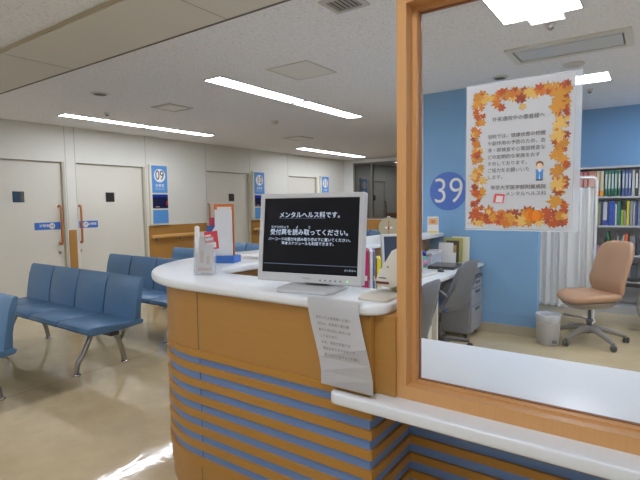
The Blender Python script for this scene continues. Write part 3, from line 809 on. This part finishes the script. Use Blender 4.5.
# drawer unit
t = thing('drawer_unit', 'grey three-drawer unit under the desk end by the blue wall', 'drawer unit', (4.93, 1.72, 0))
mk('carcass', bx(4.75, 5.13, 1.50, 1.95, .05, .695, bev=.003), cm((140, 142, 148), .45), t, w=True)
for z0, z1 in ((.515, .60), (.335, .505), (.07, .325)):
    d = mk('drawer', bx(4.757, 5.123, 1.478, 1.50, z0, z1, bev=.003), cm((146, 148, 154), .4), t, w=True)
    mk('drawer_pull', bx(4.88, 5.0, 1.468, 1.479, z1 - .045, z1 - .018, bev=.003), M_greydk, d, w=True)
mk('pencil_tray', bx(4.757, 5.123, 1.482, 1.50, .612, .635), M_greydk, t, w=True)
for x in (4.79, 5.09):
    for y in (1.55, 1.90):
        bm = BM(); lathe(bm, [(.02, 0), (.022, .025), (.02, .05)], 12, (x, y, 0)); mk('caster', bm, M_black, t, w=True)
# computer tower
t = thing('computer_tower', 'cream computer tower standing under the desk beside the grey chair', 'computer', (3.74, 1.70, 0))
mk('tower_case', bx(3.64, 3.84, 1.53, 1.93, .0, .42, bev=.006), M_beige, t, w=True)
mk('front_badge', bx(3.68, 3.73, 1.524, 1.531, .25, .31), M_black, t, w=True)
mk('drive_bay', bx(3.66, 3.82, 1.525, 1.531, .35, .39), M_grey, t, w=True)

def task_chair(loc, rz, label):
    t = thing('office_chair', label, 'chair', loc, rz, 'grey chairs at the inner desk')   # local: faces +y
    bm = BM()
    prof = [(-.225, .46), (-.262, .60), (-.315, .78), (-.345, .875), (-.362, .885), (-.372, .87), (-.345, .76), (-.295, .58), (-.262, .45), (-.20, .395), (-.06, .375), (.10, .385), (.12, .40), (-.06, .41), (-.17, .43)]
    rows = []
    for x, sc in ((-.22, .62), (-.20, .86), (-.13, .97), (0, 1.0), (.13, .97), (.20, .86), (.22, .62)):
        rows.append([bm.verts.new((x * (1 - .22 * max(0, (z - .62)) / .26), y + (.09 * (abs(x) / .22) ** 2 if y < -.1 else 0), .40 + (z - .40) * (sc if z > .5 else 1))) for y, z in prof])
    for A, B in zip(rows, rows[1:]):
        for i in range(len(prof)): bm.faces.new((A[i], A[(i + 1) % len(prof)], B[(i + 1) % len(prof)], B[i]))
    bm.faces.new(rows[0][::-1]); bm.faces.new(rows[-1]); bmesh.ops.recalc_face_normals(bm, faces=bm.faces[:])
    shade_auto(mk('back_shell', bm, M_grey, t), 50)
    bm = BM(); box(bm, -.215, .215, -.19, .22, .412, .465, bev=.022, seg=3); shade_auto(mk('seat', bm, cm((50, 82, 140), .8), t))
    for s in (-1, 1):
        bm = BM(); tube(bm, smooth_path([(s * .22, -.20, .55), (s * .25, -.10, .64), (s * .255, .06, .62), (s * .24, .10, .52), (s * .21, .09, .43)]), .016, 8); mk('armrest', bm, M_grey, t)
    bm = BM(); lathe(bm, [(.028, .10), (.028, .25), (.018, .25), (.018, .38)], 16); mk('gas_lift', bm, M_greydk, t)
    bs = BM()
    for k in range(5):
        a = R(72 * k + 20); c, s = math.cos(a), math.sin(a)
        tube(bs, [(0, 0, .105), (c * .12, s * .12, .10), (c * .28, s * .28, .075)], .02, 8, rads=[.03, .026, .017])
    b = mk('star_base', bs, M_greydk, t)
    for k in range(5):
        a = R(72 * k + 20); c, s = math.cos(a), math.sin(a)
        bm = BM(); lathe(bm, [(.012, -.02), (.027, -.016), (.027, .016), (.012, .02)], 14, mtx=Matrix.Translation((c * .29, s * .29, .029)) @ Matrix.Rotation(a + .6, 4, 'Z') @ Matrix.Rotation(PI / 2, 4, 'X')); mk('caster', bm, M_black, b)
    return t
g1 = task_chair((4.315, 1.65, 0), R(-8), 'grey office chair with blue seat drawn up beside the drawer unit')
dup(g1, (3.05, 1.53, 0), R(-4), label='grey office chair half hidden behind the wooden post')

# desk clutter
def laptop(x, y, rz):
    t = thing('laptop', 'closed black laptop lying on the white desk beside the grey chair', 'laptop', (x, y, DZ + .0005), rz)
    mk('body', bx(-.17, .17, -.13, .13, 0, .016, bev=.004), M_black, t)
    mk('lid', bx(-.17, .17, -.13, .13, .0165, .028, bev=.005), mat('laptop_lid', (44, 46, 50), .25), t)
laptop(4.60, 1.70, R(6))
t = thing('computer_mouse', 'small black mouse on the white desk before the laptop', 'mouse', (4.30, 1.63, DZ + .0005), R(30))
bm = BM(); bmesh.ops.create_uvsphere(bm, u_segments=16, v_segments=10, radius=1)
bmesh.ops.transform(bm, matrix=Matrix.Translation((0, 0, .0)) @ Matrix.Diagonal((.052, .031, .03, 1)), verts=bm.verts[:])
bmesh.ops.bisect_plane(bm, geom=bm.verts[:] + bm.edges[:] + bm.faces[:], plane_co=(0, 0, 0.0005), plane_no=(0, 0, 1), clear_inner=True)
shade_auto(mk('body', bm, M_black, t)); mk('wheel', bx(.015, .03, -.003, .003, .024, .031), M_greydk, t)
t = thing('keyboard', 'pale keyboard on the desk edge beside the black mouse', 'keyboard', (3.95, 1.68, DZ + .0005), R(-4))
mk('body', bx(-.21, .21, -.07, .07, 0, .018, bev=.004), M_beige, t)
bm = BM()
for i in range(15):
    for j in range(5): box(bm, -.195 + i * .026, -.173 + i * .026, -.06 + j * .024, -.04 + j * .024, .018, .024)
mk('keys', bm, M_white, t)
t = thing('desktop_printer', 'pale grey compact printer with paper tray at the desk corner', 'printer', (4.78, 1.905, DZ + .0005))
# re-seat the compact printer parts further along the desk (origin above)
mk('printer_body', bx(-.15, .12, -.055, .055, 0, .11, bev=.008), mat('printer_grey', (196, 202, 214), .45), t)
mk('printer_lid', bx(-.16, .10, -.06, .06, .111, .135, bev=.006), M_white, t)
mk('paper_tray', bx(.0, .14, -.07, .05, .136, .150, mtx=Matrix.Rotation(R(3), 4, 'Y')), M_paper, t)
t = thing('spray_bottle', 'small bottle with green and pink label and blue cap beside printer', 'bottle', (4.50, 1.885, DZ + .0005))
bm = BM(); lathe(bm, [(.03, 0), (.034, .01), (.034, .09), (.02, .115), (.018, .12)], 18); mk('bottle_body', bm, cm((96, 190, 170), .3), t)
bm = BM(); lathe(bm, [(.0345, .02), (.0345, .075)], 18); mk('bottle_sticker', bm, cm((226, 150, 196), .5), t)
bm = BM(); lathe(bm, [(.026, .12), (.028, .155), (.02, .165)], 16); mk('bottle_cap', bm, cm((30, 58, 176), .3), t)
def card(name, label, cat, x, y, z, w, h, d, lean, m, rz=0.0):
    o = mk(name, bx(-d / 2, d / 2, -w / 2, w / 2, 0, h, mtx=Matrix.Rotation(R(lean), 4, 'Y')), m)
    o.location = (x, y, z); o.rotation_euler = (0, 0, rz); WM[o.name] = o.matrix_basis.copy()
    return tag(o, label, cat)
card('mounted_board', 'big cream board leaning on the blue wall at the desk end', 'board', 5.09, 1.71, DZ + .0005, .19, .275, .02, 4, cm((224, 220, 196)))
card('folder', 'yellow-green folder standing before the cream board', 'folder', 5.045, 1.775, DZ + .0005, .20, .262, .012, 4, cm((176, 172, 84)))
card('folder', 'black folder edge standing between yellow folder and white envelope', 'folder', 5.015, 1.775, DZ + .0005, .14, .235, .010, 4, cm((58, 50, 44)))
card('envelope', 'brown envelope standing in front of the black folder', 'envelope', 4.99, 1.79, DZ + .0005, .13, .19, .008, 4, cm((178, 150, 84)))
card('envelope', 'white envelope tilted over the top of the printer', 'envelope', 4.965, 1.83, DZ + .0005, .16, .215, .006, 4, M_paper)
card('note_card', 'small white note card standing behind the black laptop', 'note card', 4.93, 1.75, DZ + .0005, .085, .115, .004, 10, M_paper)
# binders on the inner desk beyond the monitor
def binder(name, label, x, y, w, h, rgb, z=DZ + .0005, d=.22, group='binders on the inner desk'):
    t = thing(name, label, 'binder', (x, y, z), R(30), group)
    mk('cover', bx(-.006, d, -w / 2, w / 2, 0, h, bev=.002), cm(rgb, .4), t)
    mk('spine_tag', bx(-.0072, -.006, -w * .28, w * .28, h * .30, h * .42), M_paper, t)
    return t
binder('ring_binder', 'magenta ring binder on the inner desk right beside the monitor', 2.99, 1.700, .052, .308, (186, 40, 104))
binder('ring_binder', 'slim white binder beside the magenta one', 3.012, 1.662, .020, .305, (226, 226, 232))
binder('ring_binder', 'slim blue binder between white and tan ones', 3.022, 1.644, .012, .305, (112, 128, 184))
binder('ring_binder', 'yellow binder, shorter than the magenta one beside it', 3.035, 1.612, .030, .25, (228, 214, 56))
t = thing('paper_pile', 'loose white papers leaning beside the yellow binder', 'paper', (2.95, 1.50 + .02, DZ + .0005))
bm = BM(); prism(bm, [(-.02, 0), (.035, 0), (.03, .03), (.012, .20), (.006, .20)], -.06, .06, 'x', mtx=Matrix.Translation((0, 0, 0))); mk('sheet', bm, M_paper, t)
# second monitor
m2, s2, _, _ = monitor((3.40, 1.60, DZ + .0005), R(38), .32, .30, 10, 'second grey monitor tilted back behind the barcode reader', .11)
s2.data.materials[0] = cm((66, 76, 94), .25)  # room's reflection put into the screen's flat grey-blue colour
# dial scale on the far leg of the counter
t = thing('dial_scale', 'round cream-faced dial scale on the far counter', 'scale', (3.98, 2.01, 1.0505), R(22))    # local: looks -x
bm = BM(); box(bm, -.06, .07, -.07, .07, 0, .03, bev=.006); mk('stand', bm, M_beige, t)
D = basis((0, -1, 0), (0, 0, 1), (0, 0, .115))
bm = BM(); lathe(bm, [(.094, -.045), (.094, .004), (.088, .010), (.086, .004)], 40, mtx=D); mk('rim', bm, cm((176, 166, 136), .4), t)
bm = BM(); disc(bm, D, .0865, .003); dl = mk('dial', bm, cm((204, 192, 150), .5), t)
bm = BM()
for k in range(24):
    q = 2 * PI * k / 24
    box(bm, -.001, .001, .066, .08, .003, .0036, mtx=D @ Matrix.Rotation(q, 4, 'Z'))
mk('dial_marks', bm, M_ink, dl)
bm = BM(); box(bm, -.0025, .0025, -.075, .07, .0037, .006, mtx=D); lathe(bm, [(.012, .0037), (.010, .009)], 14, mtx=D); mk('needle', bm, cm((176, 40, 36), .4), dl)
mk('dial_plate', bx(-.034, .034, -.008, .008, .0062, .0075, mtx=D), M_paper, dl)
bm = BM(); lathe(bm, [(.018, .208), (.02, .214), (.008, .222)], 14); mk('top_knob', bm, M_chrome, t)
# desk calendar
t = thing('desk_calendar', 'small triangular calendar with orange picture on the counter end', 'calendar', (5.02, 1.995, 1.0505), R(25))
bm = BM(); prism(bm, [(-.045, 0), (.045, 0), (.004, .185), (-.004, .185)], -.058, .058, 'y'); mk('easel', bm, M_paper, t)
T = Matrix.Translation((-.045, 0, 0)) @ Matrix.Rotation(math.atan2(.041, .185), 4, 'Y')
mk('picture', bx(-.0015, -.0005, -.05, .05, .10, .17, mtx=T), cm((226, 178, 116), .6), t)
mk('month_strip', bx(-.0015, -.0005, -.05, .05, .008, .03, mtx=T), cm((232, 206, 70), .6), t)
mk('seat_dot', bx(-.003, -.0016, -.02, .02, .115, .15, mtx=T), cm((206, 130, 60), .6), t)

# ================================================================== tan chair
t = thing('desk_chair', 'tan leather office chair with high back and grey star base', 'chair', (5.31, .49, 0), R(133 - 90))    # local faces +y
bm = BM()
# seat: rounded plan, domed
pts = []
for k in range(40):
    a = 2 * PI * k / 40; ca, sa = math.cos(a), math.sin(a)
    e = 2 / 3.2
    pts.append((.245 * math.copysign(abs(ca) ** e, ca), .25 * math.copysign(abs(sa) ** e, sa)))
def pad(bm, pts, levels, tf=None):
    rings = []
    for sc, z in levels:
        rings.append([bm.verts.new((x * sc, y * sc, z)) for x, y in pts])
    for A, B in zip(rings, rings[1:]):
        for i in range(len(pts)): bm.faces.new((A[i], A[(i + 1) % len(pts)], B[(i + 1) % len(pts)], B[i]))
    bm.faces.new(rings[0][::-1]); bm.faces.new(rings[-1])
    if tf:
        for v in bm.verts: v.co = tf(v.co)
    bmesh.ops.recalc_face_normals(bm, faces=bm.faces[:])
def seat_tf(p): return Vector((p.x, p.y + .02, p.z + (-.28 * max(0, p.y - .10) ** 1.3) + .02 * (abs(p.x) / .245) ** 2))
pad(bm, pts, [(.80, .415), (.93, .425), (1.0, .445), (.985, .468), (.93, .483), (.6, .488), (.2, .486)], seat_tf)
shade_auto(mk('seat', bm, M_tan, t), 60)
bm = BM(); pad(bm, pts, [(.55, .345), (.72, .36), (.86, .40), (.82, .414)], seat_tf); shade_auto(mk('seat_pan', bm, mat('chair_grey_beige', (158, 150, 136), .5), t), 60)
bp = []
for k in range(44):
    a = 2 * PI * k / 44; ca, sa = math.cos(a), math.sin(a); e = 2 / 4.2
    bp.append((.225 * math.copysign(abs(ca) ** e, ca), .268 * math.copysign(abs(sa) ** e, sa)))
def back_tf(p):
    # p.x width, p.y height, p.z thickness -> lean back and wrap
    w = p.x * (1 - .03 * max(0, p.y) / .268); h = p.y
    d = -.225 - .18 * (h + .27) + .10 * math.exp(-((h + .10) / .12) ** 2) * .35 + .06 * (abs(p.x) / .225) ** 2
    return Vector((w, d + p.z, .722 + h))
bm = BM(); pad(bm, bp, [(.90, -.035), (.98, -.03), (1.0, -.012), (.985, .008), (.93, .020), (.5, .024)], back_tf)
shade_auto(mk('backrest', bm, M_tan, t), 60)
bm = BM(); tube(bm, smooth_path([(0, -.05, .375), (0, -.22, .385), (0, -.30, .44), (0, -.315, .60)]), .022, 10); mk('back_stem', bm, M_greydk, t)
bm = BM(); lathe(bm, [(.026, .09), (.026, .20), (.034, .205), (.034, .225), (.016, .23), (.016, .36)], 18); mk('gas_lift', bm, M_grey, t)
bm = BM(); tube(bm, [(.10, .02, .36), (.20, .03, .365), (.27, .03, .36)], .007, 8); mk('tilt_lever', bm, M_black, t)
bs = BM()
for k in range(5):
    a = R(72 * k + 35); c, s = math.cos(a), math.sin(a)
    tube(bs, [(0, 0, .13), (c * .10, s * .10, .135), (c * .22, s * .22, .105), (c * .33, s * .33, .065)], .02, 10, rads=[.038, .034, .026, .018])
b = shade_auto(mk('star_base', bs, mat('chair_base_grey', (136, 132, 126), .5), t), 60)
for k in range(5):
    a = R(72 * k + 35); c, s = math.cos(a), math.sin(a)
    bm = BM()
    for q in (-.014, .014): lathe(bm, [(.010, -.009), (.029, -.008), (.030, .0), (.029, .008), (.010, .009)], 16, mtx=Matrix.Translation((c * .335, s * .335, .030)) @ Matrix.Rotation(a + .9, 4, 'Z') @ Matrix.Translation((0, q, 0)) @ Matrix.Rotation(PI / 2, 4, 'X'))
    mk('caster', bm, M_greydk, b)

# ================================================================== waste bin
t = thing('waste_bin', 'round grey waste bin with clear liner at the blue wall end', 'waste bin', (5.03, .815, 0))
bm = BM(); lathe(bm, [(.0001, .001), (.095, .001), (.098, .006), (.113, .285), (.116, .29), (.109, .288), (.093, .012), (.0001, .012)], 32); shade_auto(mk('bin_body', bm, mat('bin_grey', (186, 188, 190), .4), t), 50)
bm = BM(); n = 40; rngb = random.Random(3); rings = []
for r, z in ((.1115, .22), (.1165, .292), (.112, .300), (.104, .285), (.098, .2)):
    rings.append([bm.verts.new(((r + rngb.uniform(-.0015, .003)) * math.cos(2 * PI * k / n), (r + rngb.uniform(-.0015, .003)) * math.sin(2 * PI * k / n), z + rngb.uniform(-.006, .006))) for k in range(n)])
for A, B in zip(rings, rings[1:]):
    for k in range(n): bm.faces.new((A[k], A[(k + 1) % n], B[(k + 1) % n], B[k])).smooth = True
mk('liner_bag', bm, film_mat('liner_film', (225, 230, 235), .65), t)
mk('bin_sticker', bx(-.113, -.104, -.075, -.035, .03, .06, mtx=Matrix.Rotation(R(10), 4, 'Z')), cm((110, 112, 120), .5), t)

# ================================================================== curtain screen
t = thing('folding_screen', 'white curtain screen on a tubular frame beside the bookshelf', 'screen', (5.80, .82, 0))
bm = BM(); tube(bm, smooth_path([(5.80, .51, .07), (5.80, .51, .6), (5.80, .51, 1.2), (5.80, .51, 1.56), (5.80, .515, 1.625), (5.80, .58, 1.635), (5.80, .9, 1.635), (5.80, 1.14, 1.635), (5.80, 1.195, 1.625), (5.80, 1.20, 1.56), (5.80, 1.20, .07)], 2), .013, 10); mk('tube_frame', bm, M_whitepaint, t, w=True)
bm = BM(); tube(bm, [(5.80, .515, 1.53), (5.80, 1.195, 1.53)], .008, 8); mk('curtain_rail', bm, M_steel, t, w=True)
bm = BM(); tube(bm, [(5.80, .515, .235), (5.80, 1.195, .235)], .009, 8); mk('lower_rail', bm, M_whitepaint, t, w=True)
bm = BM(); cols = []; N = 150
rc = random.Random(5)
for i in range(N + 1):
    y = .530 + (1.175 - .530) * i / N; ph = i / N
    a = .028 + .012 * math.sin(ph * 17)
    col = []
    for z, k in ((1.528, .35), (1.49, .7), (1.2, 1.0), (.8, 1.1), (.4, 1.15), (.215, 1.2)):
        col.append(bm.verts.new((5.80 + a * k * math.sin(ph * 2 * PI * 8 + 1.3 * math.sin(ph * 11)) + .002 * math.sin(z * 3 + ph * 9), y, z)))
    cols.append(col)
for A, B in zip(cols, cols[1:]):
    for j in range(5): bm.faces.new((A[j], A[j + 1], B[j + 1], B[j])).smooth = True
mk('curtain', bm, M_curtain, t, w=True)
for y in (.51, 1.20):
    bm = BM(); tube(bm, [(5.66, y, .06), (5.72, y, .075), (5.90, y, .075), (5.96, y, .06)], .013, 10); l = mk('foot_bar', bm, M_whitepaint, t, w=True)
    for x in (5.66, 5.96):
        bm = BM(); lathe(bm, [(.008, -.012), (.024, -.01), (.024, .01), (.008, .012)], 14, mtx=Matrix.Translation((x, y, .0245)) @ Matrix.Rotation(PI / 2, 4, 'X')); mk('caster', bm, M_chrome, l, w=True)
bm = BM(); tube(bm, [(5.84, .80, .12), (5.84, .51, .095)], .011, 8); mk('brace', bm, M_steel, t, w=True)
t.location.x += .06
lone('floor_tap', bx(5.55, 5.62, .655, .71, 0, .11, bev=.02), M_chrome, 'small chrome foot pedal on floor below the curtain screen', 'pedal')

# ================================================================== bookshelf and its books
SXF = 6.80; SB = 7.18
bk = thing('bookshelf', 'tall grey steel bookshelf packed with files behind the tan chair', 'bookshelf', ((SXF + SB) / 2, .3, 0))
YA, YB = .99, -.42
for y in (YA, YB): mk('side_panel', bx(SXF, SB, y - .012, y + .012, 0, 1.80), M_steelshelf, bk, w=True)
mk('top_panel', bx(SXF - .005, SB, YB - .012, YA + .012, 1.775, 1.80), M_steelshelf, bk, w=True)
mk('back_panel', bx(SB - .008, SB, YB, YA, .03, 1.78), M_steelshelf, bk, w=True)
SH = (1.435, 1.08, .725, .40, .09)
for z in SH: mk('shelf_board', bx(SXF, SB - .008, YB, YA, z - .022, z), M_steelshelf, bk, w=True)
mk('kick_plate', bx(SXF + .002, SXF + .016, YB, YA, 0, .068), M_steelshelf, bk, w=True)
def yy(px): return .785 - (px - 580) * .01055
def book(px0, px1, z, h, rgb, label, group, base=None, lean=0.0, d=.24, tagc=None, x=None, dz=0.0):
    y0, y1 = yy(px1) + .0015, yy(px0) - .0015
    w = y1 - y0
    t = thing('file_binder' if w > .02 else 'book', label, 'binder' if w > .02 else 'book', (x or SXF + .02, (y0 + y1) / 2, z + .0005 + dz), 0, group)
    if lean: t.rotation_euler.x = R(lean)
    mk('cover', bx(0, d, -w / 2, w / 2, 0, h, bev=.0015), cm(rgb, .55), t)
    if base: mk('spine_base', bx(-.001, .0, -w / 2 + .001, w / 2 - .001, .002, h * .22), cm(base, .55), t)
    if tagc: mk('spine_label', bx(-.0012, .0, -w * .36, w * .36, h * .30, h * .86), cm(tagc, .6), t)
    return t
T1 = 'files on the top shelf'; z = SH[0]
rows = [(571, 579, (188, 110, 104), 'salmon file, first', None, None), (579.3, 584, (196, 120, 112), 'salmon file, second', None, (214, 160, 152)), (584.3, 588.6, (190, 108, 104), 'salmon file, third', None, (212, 150, 144)), (589, 597, (206, 138, 116), 'wide peach file', None, (220, 176, 158)),
        (597.4, 601, (214, 196, 164), 'cream file with orange foot, first', (240, 150, 30), None), (601.3, 605.2, (220, 204, 170), 'cream file with orange foot, second', (240, 150, 30), None)]
for a, b, c, l, ba, tg in rows: book(a, b, z, .31, c, l + ' on the top shelf', T1, ba, tagc=tg)
names = ['first', 'second', 'third', 'fourth', 'fifth']
for k in range(5): book(606.2 + k * 3.2, 609.1 + k * 3.2, z, .315, (44, 116, 100), 'green and white file on the top shelf, %s of the green ones' % names[k], T1, (26, 96, 76), tagc=(190, 204, 200))
for k in range(3): book(623 + k * 3.1, 625.9 + k * 3.1, z, .315, (64, 84, 140), 'blue and white file on the top shelf, %s of the blue ones' % names[k], T1, (70, 96, 160), tagc=(176, 188, 206))
for k in range(6): book(632.6 + k * 3.2, 635.5 + k * 3.2, z, .31, (40, 42, 46) if k % 2 else (196, 198, 196), '%s file on the top shelf past the blue ones, %s pair' % ('black' if k % 2 else 'white', names[k // 2]), T1, None, tagc=(210, 212, 210) if k % 2 else None)
T2 = 'books on the second shelf'; z = SH[1]
r2 = [(585, 590, .29, (200, 196, 170), 'pale book half behind the curtain post'), (597, 600.5, .29, (206, 206, 160), 'cream file beside the curtain'), (600.8, 602.6, .27, (172, 178, 122), 'thin olive file beside the cream one'), (602.8, 605, .30, (46, 54, 110), 'navy file'), (605.3, 609.6, .285, (204, 208, 214), 'white file with blue foot'),
      (609.9, 611.6, .30, (36, 60, 140), 'dark blue file'), (611.9, 615, .295, (44, 92, 190), 'bright blue file, larger'), (615.3, 617, .29, (56, 104, 204), 'bright blue file, thinner'), (617.3, 619, .26, (216, 220, 222), 'thin white file'), (619.3, 622.6, .295, (30, 116, 104), 'teal file'),
      (622.9, 625.8, .19, (150, 186, 62), 'short lime green file'), (626.1, 628, .18, (170, 160, 150), 'short taupe book'), (628.4, 631.2, .295, (218, 206, 50), 'yellow file'), (631.6, 634.4, .29, (150, 158, 164), 'silver file'), (634.7, 636.6, .28, (176, 182, 186), 'pale grey file'), (637, 639, .295, (52, 66, 122), 'navy file past the silver one'), (639.3, 642, .29, (120, 140, 170), 'steel blue file')]
for a, b, h, c, l in r2:
    book(a, b, z, h, c, l + ' on the second shelf', T2, (44, 84, 196) if 'blue foot' in l else None)
T3 = 'things on the third shelf'; z = SH[2]
r3 = [(598, 604, .10, (206, 150, 176), 'low pink box'), (604.2, 606.8, .17, (112, 112, 84), 'olive file'), (618, 619.6, .27, (92, 96, 100), 'thin grey file, upright'), (619.9, 621.2, .22, (210, 212, 212), 'thin white file'), (627.2, 630.8, .25, (226, 96, 36), 'orange file'), (633, 638, .23, (132, 138, 142), 'grey magazine box'), (640, 643, .24, (70, 76, 90), 'charcoal file')]
for a, b, h, c, l in r3: book(a, b, z, h, c, l + ' on the third shelf', T3)
book(613.0, 615.4, z, .27, (26, 112, 72), 'green book leaning on the third shelf', T3, lean=-9, dz=.003)
book(622.4, 624.0, z, .235, (222, 224, 226), 'white leaflet leaning on the third shelf', T3, lean=9, dz=.003)
book(607, 609, z + .0, .20, (72, 66, 62), 'dark brown book on the third shelf', T3)
T4 = 'things on the fourth shelf'; z = SH[3]
book(634, 641, z, .20, (70, 76, 86), 'dark box file below the third shelf', T4)
book(597, 601, z, .24, (58, 66, 104), 'navy file low on the fourth shelf', T4)
book(601.5, 604, z, .26, (196, 196, 190), 'white file low on the fourth shelf', T4)

# ================================================================== wheelchair, mostly out of the frame
t = thing('wheelchair', 'wheelchair with black armrest partly hidden by the picture edge beside the tan chair', 'wheelchair', (6.16, -.175, 0), -PI / 2)   # local: faces -x
n = 40
for y in (.265, -.265):
    W = Matrix.Translation((0, y, .30)) @ Matrix.Rotation(PI / 2, 4, 'X')
    bm = BM(); tube(bm, [W @ Vector((.285 * math.cos(2 * PI * k / n), .285 * math.sin(2 * PI * k / n), 0)) for k in range(n)], .014, 8, closed=True); wh = mk('wheel', bm, M_steel, t)
    bm = BM(); tube(bm, [W @ Vector((.245 * math.cos(2 * PI * k / n), .245 * math.sin(2 * PI * k / n), -.035 if y > 0 else .035)) for k in range(n)], .008, 8, closed=True); mk('hand_rim', bm, M_chrome, wh)
    bm = BM()
    for k in range(12): tube(bm, [W @ Vector((.01 * math.cos(PI * k / 6), .01 * math.sin(PI * k / 6), 0)), W @ Vector((.28 * math.cos(PI * k / 6), .28 * math.sin(PI * k / 6), 0))], .0018, 5)
    mk('spokes', bm, M_chrome, wh)
    yi = y + (-.05 if y > 0 else .05)
    bm = BM(); tube(bm, smooth_path([(.18, yi, .10), (.18, yi, .46), (.18, yi, .66), (.08, yi, .70), (.06, yi, .92)]), .012, 8); tube(bm, [(-.17, yi, .12), (-.17, yi, .40), (.18, yi, .42)], .012, 8); mk('side_frame', bm, M_steel, t)
    bm = BM(); box(bm, -.42, .08, yi - .03, yi + .03, .475, .515, bev=.01); box(bm, -.18, -.15, yi - .012, yi + .012, .40, .48); mk('armrest', bm, M_black, t)
    bm = BM(); lathe(bm, [(.02, -.012), (.06, -.01), (.06, .01), (.02, .012)], 18, mtx=Matrix.Translation((-.17, yi, .0605)) @ Matrix.Rotation(PI / 2, 4, 'X')); mk('front_caster', bm, M_greydk, t)
mk('seat', bx(-.20, .16, -.20, .20, .41, .43, bev=.004), M_black, t)
mk('backrest', bx(.07, .09, -.20, .20, .45, .88, bev=.004), M_black, t)

# ================================================================== camera, world, view
yw, pt, rl, f = R(35.0226), R(-4.42167), R(-.76532), 477.22
fw = Vector((math.cos(pt) * math.cos(yw), math.cos(pt) * math.sin(yw), math.sin(pt)))
rt = Vector((math.sin(yw), -math.cos(yw), 0)); up = rt.cross(fw)
r2_ = rt * math.cos(rl) + up * math.sin(rl); u2_ = up * math.cos(rl) - rt * math.sin(rl)
cd = bpy.data.cameras.new('camera'); cam = bpy.data.objects.new('camera', cd); C.objects.link(cam)
mm = Matrix.Identity(4)
for i in range(3): mm[i][0] = r2_[i]; mm[i][1] = u2_[i]; mm[i][2] = -fw[i]; mm[i][3] = (0, 0, H)[i]
cam.matrix_world = mm
cd.sensor_width = 36; cd.sensor_fit = 'HORIZONTAL'; cd.lens = f * 36 / 640; cd.clip_start = .05; cd.clip_end = 60
bpy.context.scene.camera = cam
w = bpy.data.worlds.new('world'); bpy.context.scene.world = w; w.use_nodes = True
w.node_tree.nodes['Background'].inputs[0].default_value = (.02, .02, .025, 1); w.node_tree.nodes['Background'].inputs[1].default_value = .3
sc = bpy.context.scene
sc.view_settings.view_transform = 'Standard'; sc.view_settings.look = 'None'; sc.view_settings.gamma = 1; sc.view_settings.exposure = -0.12
sc.cycles.max_bounces = 8; sc.cycles.diffuse_bounces = 5; sc.cycles.transparent_max_bounces = 12
sc.cycles.use_denoising = True; sc.cycles.sample_clamp_indirect = 6
